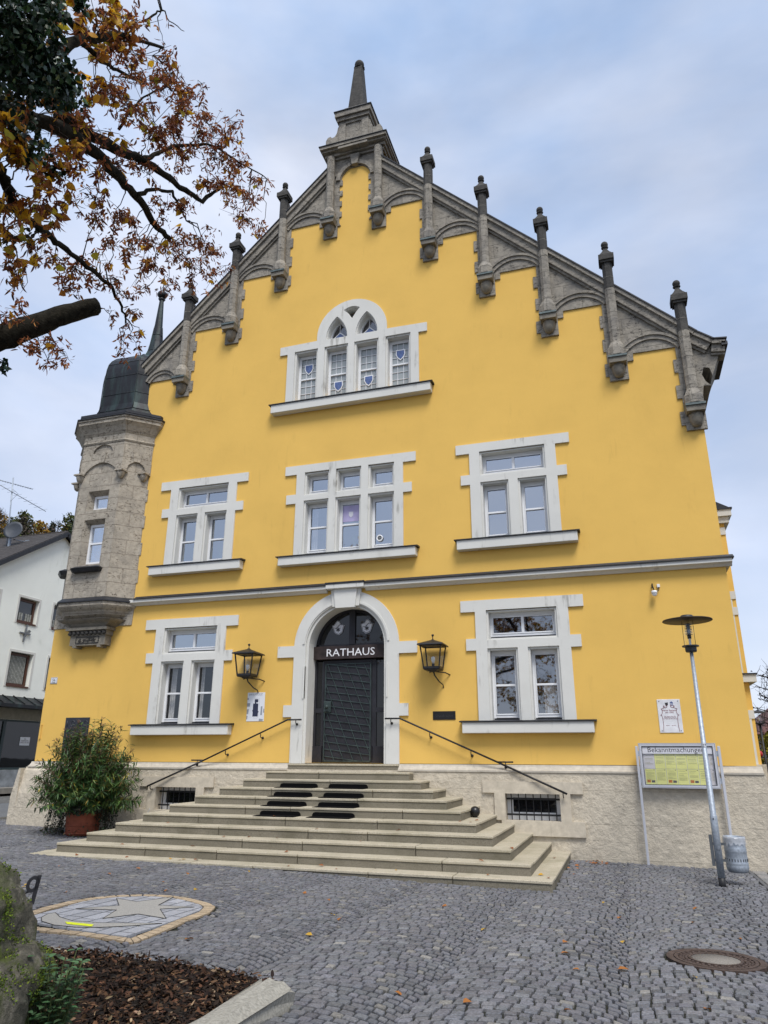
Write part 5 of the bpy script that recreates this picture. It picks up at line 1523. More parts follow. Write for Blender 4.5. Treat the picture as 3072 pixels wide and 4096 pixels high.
BRANCH = {
'limb_a':[(-3.83,-13.45,4.17),(-3.83,-13.14,4.37),(-3.83,-12.85,4.59),(-3.87,-12.45,4.86),(-3.96,-12.00,5.05),(-4.08,-11.54,5.20),(-4.14,-11.23,5.29),(-4.28,-10.78,5.39),(-4.33,-10.48,5.49)],
'limb_b':[(-3.83,-12.64,4.82),(-3.97,-12.15,5.16),(-4.02,-11.76,5.41),(-4.01,-11.46,5.58),(-4.01,-11.13,5.71),(-4.05,-10.69,5.90),(-4.04,-10.37,6.02),(-3.94,-10.19,6.33)],
'b_sub':[(-4.01,-11.45,5.58),(-4.05,-11.19,5.93),(-4.02,-11.01,6.18),(-3.90,-10.64,6.55),(-3.86,-10.37,6.72),(-3.81,-9.88,6.93),(-3.71,-9.52,7.03)],
'limb_c':[(-3.13,-13.58,4.79),(-3.35,-13.27,5.01),(-3.48,-12.95,5.27),(-3.55,-12.80,5.32),(-3.62,-12.53,5.48),(-3.73,-12.23,5.76),(-3.78,-11.88,6.05)],
'limb_d':[(-3.47,-13.23,4.52),(-3.40,-13.08,4.86),(-3.42,-12.95,5.13),(-3.39,-12.75,5.40),(-3.40,-12.57,5.63),(-3.40,-12.44,5.74),(-3.39,-12.10,6.06)],
'limb_e':[(-3.58,-13.49,3.62),(-3.74,-13.11,3.82),(-3.82,-12.94,3.81),(-3.92,-12.79,3.82),(-4.02,-12.52,3.93),(-4.12,-12.25,4.04),(-4.19,-11.94,4.14),(-4.25,-11.61,4.21),(-4.39,-11.19,4.36),(-4.51,-10.88,4.37),(-4.58,-10.71,4.35)],
'stub':[(-5.40,-11.88,3.32),(-5.08,-11.71,3.60),(-4.93,-11.50,3.83),(-4.77,-11.30,4.06),(-4.62,-11.10,4.25)],
'a_sub':[(-4.09,-11.37,5.24),(-4.08,-11.17,5.49),(-4.04,-10.90,5.68),(-4.14,-10.61,5.76),(-4.19,-10.41,5.75)],
'twig1':[(-3.83,-12.00,5.35),(-3.77,-11.91,5.71),(-3.71,-11.77,6.02),(-3.71,-11.60,6.26)],
'twig2':[(-4.04,-11.10,6.06),(-4.04,-11.14,6.28),(-4.02,-11.11,6.47)],
'bare1':[(-3.47,-12.31,6.16),(-3.40,-12.23,6.32),(-3.39,-12.17,6.45),(-3.42,-12.02,6.52),(-3.39,-11.84,6.59)],
'bare2':[(-3.39,-12.17,6.45),(-3.47,-12.13,6.39),(-3.54,-11.94,6.40)],
'ivytwig':[(-3.97,-12.89,3.63),(-3.94,-12.81,3.58),(-4.01,-12.68,3.63),(-3.97,-12.56,3.79)],
}
PUFF = [(-3.32,-12.96,5.39,0.28),(-3.32,-12.62,5.72,0.23),(-3.36,-13.11,5.09,0.19),(-3.33,-13.23,4.82,0.15),(-3.52,-12.56,5.56,0.23),(-3.55,-12.23,5.87,0.24),(-3.50,-11.91,6.22,0.18),(-3.69,-11.94,5.97,0.24),(-3.67,-11.61,6.30,0.22),(-3.63,-11.33,6.48,0.19),(-3.56,-11.26,6.64,0.12),(-3.65,-12.54,5.28,0.19),(-3.73,-12.26,5.40,0.22),(-3.77,-11.99,5.58,0.22),(-3.78,-11.68,5.90,0.26),(-3.70,-11.33,6.26,0.24),(-3.70,-10.98,6.55,0.15),(-3.87,-11.57,5.76,0.23),(-3.92,-11.17,6.20,0.24),(-3.83,-10.83,6.55,0.22),(-3.70,-10.53,6.76,0.23),(-3.62,-10.48,6.95,0.14),(-4.00,-10.80,6.22,0.26),(-3.90,-10.42,6.56,0.27),(-3.86,-9.98,6.78,0.26),(-3.75,-9.60,6.90,0.19),(-3.93,-10.10,6.45,0.26),(-3.92,-9.64,6.64,0.22),(-4.02,-10.40,6.25,0.22),(-4.02,-9.53,6.47,0.22),(-3.93,-9.18,6.57,0.15),(-3.75,-12.46,4.97,0.19),(-3.59,-12.77,4.73,0.18),(-3.54,-13.06,4.37,0.16),(-3.83,-12.17,5.08,0.18),(-3.96,-11.75,5.25,0.19),(-4.01,-11.38,5.52,0.18),(-3.94,-12.02,4.87,0.16),(-3.69,-12.60,4.52,0.18),(-3.67,-12.79,4.27,0.18),(-3.54,-13.14,4.04,0.16),(-3.56,-13.19,3.83,0.14),(-3.66,-12.94,3.97,0.16),(-3.74,-12.68,4.13,0.18),(-3.77,-12.87,3.82,0.15),(-3.83,-12.62,3.98,0.18),(-3.82,-12.44,4.48,0.16),(-3.92,-12.34,4.33,0.16),(-3.82,-12.88,3.55,0.16),(-3.97,-12.68,3.43,0.15),(-4.05,-12.50,3.42,0.12),(-3.70,-13.02,3.56,0.12),(-4.05,-11.91,4.70,0.16),(-4.17,-11.52,4.87,0.19),(-4.10,-11.82,4.56,0.14),(-4.25,-11.14,5.10,0.19),(-4.33,-10.71,5.28,0.23),(-4.41,-10.95,5.00,0.18),(-4.33,-10.32,5.54,0.22),(-4.23,-10.07,5.80,0.22),(-4.29,-9.72,5.85,0.23),(-4.43,-9.99,5.58,0.20),(-4.47,-10.49,5.17,0.19),(-4.39,-9.49,5.74,0.19),(-4.52,-9.74,5.44,0.11),(-4.58,-10.15,5.16,0.14),(-4.59,-10.40,4.97,0.11),(-4.47,-10.72,4.95,0.14),(-4.14,-10.67,5.80,0.19),(-4.20,-10.84,5.51,0.16),(-4.25,-11.73,4.10,0.19),(-4.36,-11.37,4.33,0.16),(-4.29,-11.80,3.89,0.12),(-4.13,-12.15,3.94,0.15),(-3.98,-12.50,3.73,0.14),(-4.28,-11.42,4.70,0.14),(-4.24,-11.57,4.41,0.12),(-4.41,-11.05,4.39,0.11),(-4.52,-10.72,4.43,0.12),(-4.54,-10.99,4.21,0.09),(-4.64,-10.40,4.39,0.09),(-4.66,-10.64,4.17,0.12),(-4.64,-10.41,4.16,0.07),(-4.73,-10.59,4.01,0.07),(-4.81,-11.57,3.52,0.16),(-4.75,-11.38,3.65,0.15),(-4.83,-11.37,3.52,0.11),(-4.81,-11.79,3.78,0.12),(-4.83,-11.92,3.65,0.11),(-4.79,-11.21,3.65,0.09)]
IVY = [(-3.08,-13.77,4.21,0.19),(-3.05,-13.65,4.35,0.18),(-3.05,-13.58,4.50,0.08),(-3.12,-13.69,4.13,0.19),(-3.12,-13.58,4.27,0.15),(-3.19,-13.62,4.04,0.19),(-3.16,-13.50,4.19,0.19),(-3.16,-13.34,4.28,0.14),(-3.29,-13.48,4.06,0.16),(-3.24,-13.31,4.19,0.15),(-3.21,-13.22,4.33,0.14),(-3.27,-13.06,4.39,0.09),(-3.29,-13.17,4.24,0.07),(-3.02,-13.57,4.50,0.07),(-3.00,-13.37,4.77,0.05),(-3.58,-13.18,4.02,0.08),(-3.59,-13.02,4.09,0.11),(-3.59,-13.10,3.94,0.08),(-3.70,-12.72,4.19,0.07),(-4.21,-12.38,2.79,0.05)]

# ================================================================ POTTED OLEANDER
px_, py_ = -11.93, -1.30; pz_ = g(px_, py_)
ol = thing('potted_oleander', (px_, py_, pz_), 'large oleander bush with trailing ivy in a round terracotta pot left of the stairs', 'potted plant')
mb = MB(); mb.lathe([(.30, 0), (.345, .03), (.36, .20), (.375, .40), (.40, .48), (.405, .56), (.43, .58), (.43, .66), (.40, .67), (.37, .62), (.36, .56)], (px_, py_, pz_), 36)
for zz in (.045, .20, .40): mb.lathe([(.352+.045*zz, zz), (.372+.045*zz, zz+.012), (.354+.045*zz, zz+.026)], (px_, py_, pz_), 36)
mb.build('pot', TER, ol)
mb = MB(); mb.lathe([(.0001, .58), (.37, .57)], (px_, py_, pz_), 24); mb.build('soil', simple('potting soil', (.03,.022,.016), .95), ol)
it = []; st = MB(); bd = []
base = Vector((px_, py_, pz_+.58))
OLC = [(.065,.135,.034), (.050,.112,.034), (.13,.185,.05), (.038,.082,.028)]
for i in range(430):
    a = random.uniform(0, 2*math.pi); el = math.radians(random.choice([random.uniform(-2, 30), random.uniform(20, 88), random.uniform(35, 80)]))
    L_ = random.uniform(.75, 1.0)*(1.32+.62*math.sin(el)**2)
    if random.random() < .28: L_ *= random.uniform(.45, .8)
    d = Vector((math.cos(a)*math.cos(el), math.sin(a)*math.cos(el)*.80, math.sin(el)))
    b_ = base+Vector((math.cos(a)*.15, math.sin(a)*.15, -.05)); tip = base+Vector((d.x*L_*.99, d.y*L_, d.z*L_*1.0))
    mid = b_.lerp(tip, .5)+Vector((0,0,.12))
    pts = [b_, mid, tip]; st.tube(pts, [.009, .007, .003], 4)
    N = 13
    for k in range(N):
        u = .42+.58*k/(N-1); p = mid.lerp(tip, (u-.5)*2) if u > .5 else b_.lerp(mid, u*2)
        dr = (tip-mid).normalized()
        for q in range(3):
            sd = rvec(); sd = (sd-dr*sd.dot(dr)).normalized(); dd = (dr*random.uniform(.3, .9)+sd+Vector((0,0,-.12))).normalized()
            col = random.choice(OLC)
            if random.random() < .035: col = (.30,.24,.03)
            if random.random() < .02: col = (.17,.10,.03)
            it.append((p, dd, rvec()*.4+Vector((0,0,1)), random.uniform(.11, .20), random.uniform(.020, .029), hsv(col, .22)))
    if el > .55 and random.random() < .38:
        for q in range(5): bd.append((tip, (dr+rvec()*.5).normalized()))
leafmesh('foliage', it, tinted('oleander leaf', (1,1,1), .45, .18, .4, .08), ol, .2, ((0,0),(.25,.42),(.55,.5),(.8,.30),(1,0)))
for p, d in bd: st.tube([p, p+d*.07, p+d*.07+(d+rvec()*.6).normalized()*.06], [.004,.003,.004], 4)
st.build('stem', simple('oleander stem', (.10,.055,.035), .8), ol)
it = []; st = MB()
for i in range(230):
    a = random.uniform(0, 2*math.pi); r0 = .40; x0, y0 = px_+r0*math.cos(a), py_+r0*math.sin(a)
    fall = random.uniform(.2, .62) if (math.cos(a) < -.5 or math.cos(a) > .35) else random.uniform(.05, .38)
    if -1.9 < (a if a < math.pi else a-2*math.pi) < -.25: fall = random.uniform(.02, .16)
    out_ = random.uniform(.02, .26)*(1.3 if math.cos(a) < -.4 else 1)
    pts = [Vector((x0, y0, pz_+.66)), Vector((px_+(r0+out_)*math.cos(a), py_+(r0+out_)*math.sin(a), pz_+.62)), Vector((px_+(r0+out_*1.25)*math.cos(a), py_+(r0+out_*1.25)*math.sin(a), pz_+max(.03, .60-fall)))]
    st.tube(pts, .003, 4)
    for k in range(16):
        u = random.random()*2; p = pts[0].lerp(pts[1], u) if u < 1 else pts[1].lerp(pts[2], u-1)
        n_ = Vector((math.cos(a), math.sin(a), .4)); it.append((p+rvec()*.035, (rvec()+Vector((0,0,-.6))).normalized(), n_+rvec()*.4, random.uniform(.035, .065), random.uniform(.03, .05), hsv((.022,.040,.020) if random.random() < .82 else (.075,.060,.035), .3)))
for i in range(260):
    a = random.uniform(0, 6.28); r = .43*random.random()**.5; it.append((Vector((px_+r*math.cos(a), py_+r*math.sin(a), pz_+.66+random.uniform(0,.12))), rvec(), Vector((0,0,1))+rvec()*.5, .055, .045, hsv((.018,.034,.016), .3)))
for i in range(380):
    a = random.uniform(2.5, 3.9) if random.random() < .6 else random.uniform(0, 6.28); r = random.uniform(.42, .95); x, y = px_+r*math.cos(a), py_+r*.8*math.sin(a)
    it.append((Vector((x, y, g(x,y)+random.uniform(.01, .30)*max(0, 1-(r-.42)*1.1))), rvec(), Vector((0,0,1))+rvec()*.5, .05, .04, hsv((.030,.042,.020) if random.random() < .6 else (.08,.055,.03), .3)))
st.build('ivy_stem', simple('ivy stem', (.045,.035,.025), .9), ol)
leafmesh('ivy', it, tinted('ivy leaf', (1,1,1), .5, .1, .35, .1), ol, .15, ((0,.15),(.3,.5),(.6,.32),(1,0)))

# ================================================================ NOTICE BOARD
nb_ = thing('notice_board', (.91, -.28, g(.91, -.28)), 'aluminium notice board headed Bekanntmachungen with yellow notices on two posts', 'notice board')
X0, X1, Z0, Z1, yb = .209, 1.616, -.54, .285, -.25
mb = MB(); mb.prism(rect(X0, X1, Z0, Z1), -yb+.03, -yb-.06, [rect(X0+.055, X1-.055, Z0+.055, Z1-.055)]); 
mb.build('frame', ALU, nb_, .006)
mb = MB(); mb.prism(rect(X0+.052, X1-.052, Z0+.052, Z1-.052), -yb+.024, -yb+.015, [rect(X0+.066, X1-.066, Z0+.066, Z1-.066)]); mb.prism(rect(X0+.012, X1-.012, Z0+.012, Z1-.012), -yb+.0315, -yb+.0305, [rect(X0+.016, X1-.016, Z0+.016, Z1-.016)]); mb.build('rubber_seal', INK, nb_)
mb = MB(); mb.box(X0+.05, X1-.05, yb+.02, yb+.055, Z0+.05, Z1-.05); mb.build('back_panel', simple('pale back panel', (.50,.50,.52), .7), nb_)
mb = MB(); mb.box(X0+.066, X1-.066, yb-.008, yb+.02, .088, Z1-.062); hd = mb.build('header', simple('header strip', (.62,.62,.66), .5, 0, .02), nb_)
lettering('Bekanntmachungen', INK, 'header_lettering', hd, ((X0+X1)/2-.02, yb-.0085, .116), *F, .134, .0006, 'CENTER', 1.0)
mb = MB()
for (xa, xb) in ((.148, .195), (1.645, 1.694)):
    pass
for (xa, xb) in ((.148, .195), (1.645, 1.694)):
    mb = MB(); mb.box(xa, xb, -.285, -.235, g(xa, -.26)-.05, .23, .005); mb.build('post', ALU, nb_)
mb = MB()
for (xa, xb) in ((.195, X0), (X1, 1.645)):
    for z in (.09, -.40): mb.box(xa, xb, -.275, -.245, z-.05, z+.05)
mb.build('bracket', GAL, nb_)
YP = simple('yellow notice paper', (.62,.62,.24), .75, 0, .06, 5); WP = simple('white notice paper', (.52,.50,.52), .75, 0, .06, 5); TX = simple('printed text', (.28,.28,.16), .8); DKP = simple('dark print', (.07,.07,.08), .7)
ORP = [simple('orange print', (.40,.14,.04), .7, 0, .5, 60), simple('dark photo print', (.10,.09,.10), .7, 0, .6, 60)]
bx0, bx1 = X0+.07, X1-.07; wcol = (bx1-bx0-.03)/6.3
tx = MB(); dp = MB()
for r_ in range(2):
    for c_ in range(7):
        xa = bx0+.012+c_*wcol; xb = min(bx1, xa+wcol-.008); za, zb_ = (-.190, .082) if r_ == 0 else (-.478, -.197)
        if xb-xa < .04: continue
        mb = MB(); yy = yb+.016-.0008*(c_ % 2); mb.box(xa, xb, yy, yb+.019, za, zb_)
        mb.build('notice', WP if (r_ == 0 and c_ == 0) or (c_ == 6) else YP, nb_)
        z = zb_-.035; 
        tx.box(xa+.02, xb-.05, yy-.001, yy-.0002, z, z+.006); z -= .03
        while z > za+.075:
            if random.random() < .82: tx.box(xa+.02, xa+.02+(xb-xa-.04)*random.choice([1, 1, .95, .6]), yy-.001, yy-.0002, z, z+.0035)
            z -= .0125
        dp.box(xb-.035, xb-.015, yy-.0012, yy-.0002, zb_-.022, zb_-.012)
        if r_ == 1 and c_ in (0, 2, 4):
            mb = MB(); mb.box(xa+.02, xa+.085, yy-.0014, yy-.0002, za+.035, za+.085); mb.build('printed_picture', ORP[0], nb_)
            mb = MB(); mb.box(xa+.10, xa+.165, yy-.0014, yy-.0002, za+.035, za+.075); mb.build('printed_picture', ORP[1], nb_)
tx.build('printed_lines', TX, nb_); dp.build('printed_emblem', DKP, nb_)
mb = MB(); mb.face([(X0+.05, yb-.012, Z0+.05), (X1-.05, yb-.012, Z0+.05), (X1-.05, yb-.012, .086), (X0+.05, yb-.012, .086)]); mb.build('pane', CLR, nb_)

# ================================================================ STREET LAMP AND BIN
lx_, ly_ = 1.225, -2.36; lz0 = g(lx_, ly_)
sl = thing('street_lamp', (lx_, ly_, lz0), 'galvanised street lamp with flat disc shade and clear glass cylinder, numbered 27', 'street lamp')
mb = MB(); mb.lathe([(.052, 0), (.054, .02), (.054, .13)], (lx_, ly_, lz0-.01), 20); mb.build('base_sleeve', BLK, sl)
mb = MB(); mb.lathe([(.056, .12), (.056, 1.02), (.052, 1.03), (.048, 1.035), (.030, 3.66)], (lx_, ly_, lz0), 24); po = mb.build('pole', GAL, sl)
mb = MB(); mb.ball((lx_-.01, ly_-.056, lz0+.98), .011, 8, 6); mb.box(lx_-.03, lx_+.03, ly_-.058, ly_-.05, lz0+.52, lz0+.525); mb.build('bolt', BLK, po)
mb = MB(); zs = .215; mb.lathe([(.0456, zs-.032), (.0451, zs+.032)], (lx_, ly_, 0), 12, a0=math.radians(235), a1=math.radians(305)); stk = mb.build('number_sticker', PL, po)
lettering('27', INK, 'number', stk, (lx_+.001, ly_-.0462, zs-.022), *F, .06, .0005, 'CENTER')
zt = lz0+3.66
DGR = simple('dark grey lamp housing', (.040,.042,.045), .5, .3, .2, 15)
mb = MB(); mb.lathe([(.03, 0), (.085, .0), (.095, .02), (.095, .085), (.105, .09), (.14, .092), (.14, .112), (.10, .118)], (lx_, ly_, zt), 28, smooth=False); mb.build('collar', DGR, sl)
for k in range(3):
    a = math.radians(80+120*k); mb = MB(); mb.tube([(lx_+.105*math.cos(a), ly_+.105*math.sin(a), zt+.11), (lx_+.105*math.cos(a), ly_+.105*math.sin(a), zt+.60)], .004, 6); mb.build('stay_rod', DGR, sl)
mb = MB(); mb.lathe([(.098, .112), (.098, .56)], (lx_, ly_, zt), 28); mb.build('glass_cylinder', CLR, sl)
mb = MB(); mb.lathe([(.10, .558), (.41, .545), (.413, .55), (.41, .557), (.10, .578)], (lx_, ly_, zt), 48, smooth=False); mb.build('shade_disc', simple('brown grey disc', (.30,.275,.22), .6, .2, .1, 8), sl)
mb = MB(); mb.lathe([(.41, .541), (.418, .549), (.41, .560)], (lx_, ly_, zt), 48); mb.build('shade_rim', simple('brown rim', (.035,.022,.016), .6), sl)
mb = MB(); mb.lathe([(.108, .56), (.112, .58), (.112, .625), (.095, .645), (.0001, .648)], (lx_, ly_, zt), 28); mb.build('lamp_cap', DGR, sl)
mb = MB()
for k in range(7): mb.lathe([(.03, .30+k*.028), (.065, .305+k*.028), (.03, .312+k*.028)], (lx_, ly_, zt), 20)
mb.lathe([(.03, .24), (.03, .50)], (lx_, ly_, zt), 14); mb.build('louvre_reflector', GAL, sl)
mb = MB(); mb.lathe([(.016, .115), (.02, .13), (.02, .24), (.028, .245)], (lx_, ly_, zt), 12); mb.build('bulb', simple('white lamp tube', (.82,.82,.82), .3, 0, .02), sl)
mb = MB(); mb.lathe([(.026, .232), (.034, .24), (.034, .30)], (lx_, ly_, zt), 12); mb.build('socket', BLK, sl)
bx_, by_ = 1.505, -2.15; bz_ = -1.72
bn = thing('litter_bin', (bx_, by_, bz_), 'round galvanised litter bin with a plastic bag hung beside the lamp pole', 'bin')
mb = MB(); pr = [(.02, 0), (.135, .0), (.158, .03), (.168, .07), (.168, .10), (.164, .115), (.170, .13), (.164, .145), (.162, .30), (.168, .315), (.162, .33), (.166, .345), (.16, .36), (.158, .50), (.166, .515), (.158, .53), (.15, .52), (.145, .06)]
mb.lathe(pr, (bx_, by_, bz_), 36); mb.build('bin_body', GAL, bn)
mb = MB()
for k in range(24):
    a = 2*math.pi*k/24; c_ = Vector((bx_+.1685*math.cos(a), by_+.1685*math.sin(a), bz_+.185)); t2 = Vector((-math.sin(a), math.cos(a), 0))
    mb.bar(c_-Vector((0,0,.02))-Vector((math.cos(a),math.sin(a),0))*.004, c_+Vector((0,0,.02))-Vector((math.cos(a),math.sin(a),0))*.004, .011, .006)
mb.build('slots', INK, bn)
mb = MB(); n = 40; vs = []
for j, (rr, zz) in enumerate(((.148,.47), (.152,.525), (.166,.528), (.172,.50), (.171,.455), (.176,.42))):
    for k in range(n): a = 2*math.pi*k/n; q = random.uniform(-.004, .006)*(j > 1); vs.append((bx_+(rr+q)*math.cos(a), by_+(rr+q)*math.sin(a), bz_+zz+random.uniform(-.012,.012)*(j > 2)*(3 if j == 5 else 1)))
mb.mesh(vs, [(j*n+k, j*n+(k+1)%n, (j+1)*n+(k+1)%n, (j+1)*n+k) for j in range(5) for k in range(n)], True)
m, t_, p_, o_ = newmat('clear plastic bag'); p_.inputs['Base Color'].default_value = (.62,.64,.68,1); p_.inputs['Roughness'].default_value = .15
tr = node(t_, 'ShaderNodeBsdfTransparent'); mx = node(t_, 'ShaderNodeMixShader'); mx.inputs[0].default_value = .45; t_.links.new(tr.outputs[0], mx.inputs[1]); t_.links.new(p_.outputs[0], mx.inputs[2]); t_.links.new(mx.outputs[0], o_.inputs[0])
mb.build('plastic_bag', m, bn)
mb = MB(); mb.box(1.115, 1.165, -2.36, -2.34, bz_+.10, bz_+.56); mb.box(1.12, 1.36, -2.30, -2.285, bz_+.40, bz_+.44); mb.box(1.12, 1.36, -2.30, -2.285, bz_+.16, bz_+.20); mb.build('bracket', simple('dark steel', (.12,.13,.14), .5, .5), bn)

# ================================================================ FALLEN LEAVES
LFM = tinted('fallen leaf', (1,1,1), .7, .1, .2, .2)
def one_leaf(col):
    return leafmesh('fallen_leaf', [(Vector((0,0,0)), Vector((1,.2,.12)), Vector((0,.15,1)), .085, .075, (*col, 1)), (Vector((.005,0,0)), Vector((-1,.3,.05)), Vector((0,0,1)), .03, .006, (*dk(col,.6), 1))], LFM)
KINDS = [('small curled orange leaf fallen on the grey cobbles', one_leaf((.36,.14,.035)), 34, 'orange leaves on the cobbles', 'cob'), ('small yellow leaf fallen on the grey cobbles', one_leaf((.50,.31,.045)), 15, 'yellow leaves on the cobbles', 'cob'),
         ('small brown leaf fallen on a granite stair tread', one_leaf((.26,.10,.04)), 26, 'brown leaves on the stairs', 'st'), ('yellow leaf fallen on a lower granite stair', one_leaf((.55,.30,.03)), 4, 'yellow leaves on the stairs', 'st'), ('orange leaf gathered in the corner beside the stairs and plinth', one_leaf((.38,.15,.05)), 26, 'leaves in the corner right of the stairs', 'co')]
for label, proto, n, grp, where in KINDS:
    for i in range(n):
        o = proto if i == 0 else proto.copy()
        if i: COL.objects.link(o)
        for _ in range(200):
            if where == 'cob':
                x, y = random.uniform(-9.5, 1.6), random.uniform(-10.4, -4.3); z = g(x, y)+.008
                if free(x, y) and (y > -10 or x > -2.2): break
            elif where == 'co': x = random.uniform(-1.2, -.55); y = random.uniform(-3.2, -.2) if x < -1.0 else random.uniform(-.75, -.2); z = g(x, y)+.012; break
            else:
                k = random.choice([6, 7, 8, 9, 9, 10, 10, 10]); xa, xb, yf, zt_ = SK[k]
                if random.random() < .3: x = xb-random.uniform(.04, .25); y = random.uniform(yf+.1, -.3)
                else: x = random.uniform(xa+.3, xb-.3); y = yf+random.uniform(.04, .33)
                z = zt_+.008; break
        o.location = (x, y, z); o.rotation_euler = (random.uniform(-.25,.25), random.uniform(-.25,.25), random.uniform(0, 6.28)); s_ = random.uniform(.6, 1.15); o.scale = (s_, s_*random.uniform(.6, 1), s_)
        tag(o, label, 'leaf', grp)

# ================================================================ LINDEN TREE
tree = thing('linden_tree', (-6.6, -13.4, -1.6), 'autumn linden tree overhanging from the upper left with brown seed bracts, yellow leaves and ivy', 'tree')
BARK = simple('mossy bark', (.020,.018,.013), .95, 0, .55, 20, .9, 60, .1)
mb = MB(); mb.tube([(-6.6,-13.4,-1.75), (-6.55,-13.4,-1.0), (-6.5,-13.4,1.2), (-6.35,-13.42,3.0), (-6.2,-13.5,4.6), (-6.3,-14.0,6.6), (-6.2,-14.4,8.5)], [.52,.40,.35,.31,.25,.17,.08], 18, True, .16); mb.build('trunk', BARK, tree)
RAD = {'limb_a':(.062,.026), 'limb_b':(.046,.018), 'b_sub':(.020,.006), 'limb_c':(.030,.012), 'limb_d':(.045,.012), 'limb_e':(.040,.010), 'stub':(.120,.082), 'a_sub':(.018,.007), 'twig1':(.011,.005), 'twig2':(.009,.004), 'bare1':(.008,.003), 'bare2':(.005,.002), 'ivytwig':(.007,.003)}
ROOTS = {'limb_a': [(-6.3,-13.45,3.2), (-5.2,-13.6,3.7)], 'limb_c': [(-6.2,-13.6,4.4), (-4.6,-14.1,4.6)], 'limb_d': [(-6.2,-13.5,4.5), (-4.6,-13.7,4.5)], 'limb_e': [(-6.35,-13.4,3.0), (-5.0,-13.5,3.2)], 'stub': [(-6.4,-13.4,1.9), (-5.9,-12.6,2.7)]}
BP = []
for n, pts in BRANCH.items():
    P_ = [Vector(p) for p in ROOTS.get(n, [])] + [Vector(p) for p in pts]
    # finer, slightly wandering line
    Q = []
    for a, b_ in zip(P_, P_[1:]):
        for k in range(4):
            q = a.lerp(b_, k/4); Q.append(q + rvec()*(.012 if n != 'stub' else .006))
    Q.append(P_[-1]); r0, r1_ = RAD[n]
    rs = [r0*1.25+(r1_-r0*1.25)*(i/(len(Q)-1)) for i in range(len(Q))]
    mb = MB(); mb.tube(Q, rs, 10, True, .35 if n != 'stub' else .3); mb.build('branch', BARK, tree)
    if n == 'stub':
        e = Q[-1]; d = (Q[-1]-Q[-3]).normalized(); mb = MB(); u = d.orthogonal().normalized(); w = d.cross(u); c_ = e+d*.004
        mb.face([c_+(u*math.cos(a)+w*math.sin(a))*.080 for a in [2*math.pi*k/20 for k in range(20)]]); mb.build('cut_face', simple('sawn wood', (.11,.065,.04), .85, 0, .3, 30), tree)
    BP += [(q, r if n != 'stub' else .007) for q, r in zip(Q, rs)]
tw = MB(); brown = []; yellow = []
def puff(c_, r, dens, yfrac, anchor=True, thin=1.0):
    c_ = Vector(c_)
    if anchor:
        q, rr = min(BP, key=lambda b: (b[0]-c_).length)
        L_ = (c_-q).length; ln = [q]+[q.lerp(c_, u)+rvec()*L_*.09+Vector((0,0,.10*L_*math.sin(math.pi*u))) for u in (.2,.4,.6,.8)]+[c_]; tw.tube(ln, [min(.008, rr), .006, .005, .0042, .0035, .003], 5)
    hubs = [c_]
    for k in range(max(4, int(9*r/.2))):
        tip = c_+Vector((rvec().x, rvec().y, rvec().z*.8))*r*random.uniform(.5, 1.15)+Vector((0,0,-.03)); s0 = random.choice(hubs[:3])
        mid = s0.lerp(tip, .55)+rvec()*.03+Vector((0,0,.025)); tw.tube([s0, mid, tip], [.003, .0024, .0014], 4); hubs += [mid, tip]
    n = int(dens*r*r*1500)
    cl_ = [random.choice(hubs)+rvec()*.04 for _ in range(max(2, n//5))]
    for k in range(n):
        p = random.choice(cl_)+rvec()*random.uniform(.01, .045)
        if random.random() < yfrac:
            yellow.append((p, (rvec()*.8+Vector((0,0,-.8))).normalized(), rvec(), random.uniform(.055, .095), random.uniform(.055, .085), hsv((.66,.36,.025) if random.random() < .6 else (.50,.42,.04) if random.random() < .4 else (.45,.19,.04), .22)))
        else:
            t_ = random.random(); col = (.32,.115,.050) if t_ < .50 else (.18,.080,.060) if t_ < .80 else (.46,.21,.07)
            brown.append((p, (rvec()*.75+Vector((0,0,-.7))).normalized(), rvec(), random.uniform(.040, .078), random.uniform(.011, .023), hsv(col, .3)))
for (x, y, z, r) in PUFF:
    inner_ = max(0, min(1, (-11.9-y)/1.1))
    puff((x, y, z), r*1.12, 1.9, .015+.22*inner_**2)
# rest of the crown: left of and behind the viewer
for i in range(190):
    while True:
        a = random.uniform(0, 6.28); x, y, z = -6.2+4.2*random.uniform(-1,1), -15.5+4.6*random.uniform(-1,1), 5.6+3.4*random.uniform(-1,1)
        az = math.degrees(math.atan2(-x, y+16)) if y > -16 else 180
        if az > 64 or y < -16.8: break
    puff((x, y, z), random.uniform(.5, .8), .34, .45, True)
tw.build('twigs', simple('thin twigs', (.045,.034,.028), .9), tree)
leafmesh('seed_bracts', brown, tinted('dry brown bract', (1,1,1), .8, .34, .15, .15), tree, .35, ((0,.12),(.35,.5),(.7,.42),(1,0)))
leafmesh('yellow_leaves', yellow, tinted('yellow linden leaf', (1,1,1), .6, .5, .25, .18), tree, .2, ((0,.18),(.22,.50),(.55,.40),(1,0)))
it = []
for (x, y, z, r) in IVY:
    for k in range(int(9000*r*r)+20):
        p = Vector((x, y, z))+rvec()*r*random.random()**.5*1.15; it.append((p, (rvec()*.8+Vector((0,0,-.7))).normalized(), rvec(), random.uniform(.030, .055), random.uniform(.028, .046), hsv((.016,.042,.020) if random.random() < .8 else (.04,.085,.025), .35)))
for i in range(60):
    p = Vector(BRANCH['ivytwig'][random.randrange(4)])+rvec()*.05; it.append((p, (rvec()+Vector((0,0,-.8))).normalized(), rvec(), .05, .035, hsv((.018,.026,.014), .3)))
for q in [Vector(BRANCH['limb_a'][i]).lerp(Vector(BRANCH['limb_a'][i+1]), random.random()) for i in (0,0,1,1,1,0)]:
    for k in range(70): it.append((q+rvec()*.10, (rvec()+Vector((0,0,-.6))).normalized(), rvec(), .045, .038, hsv((.012,.026,.012), .35)))
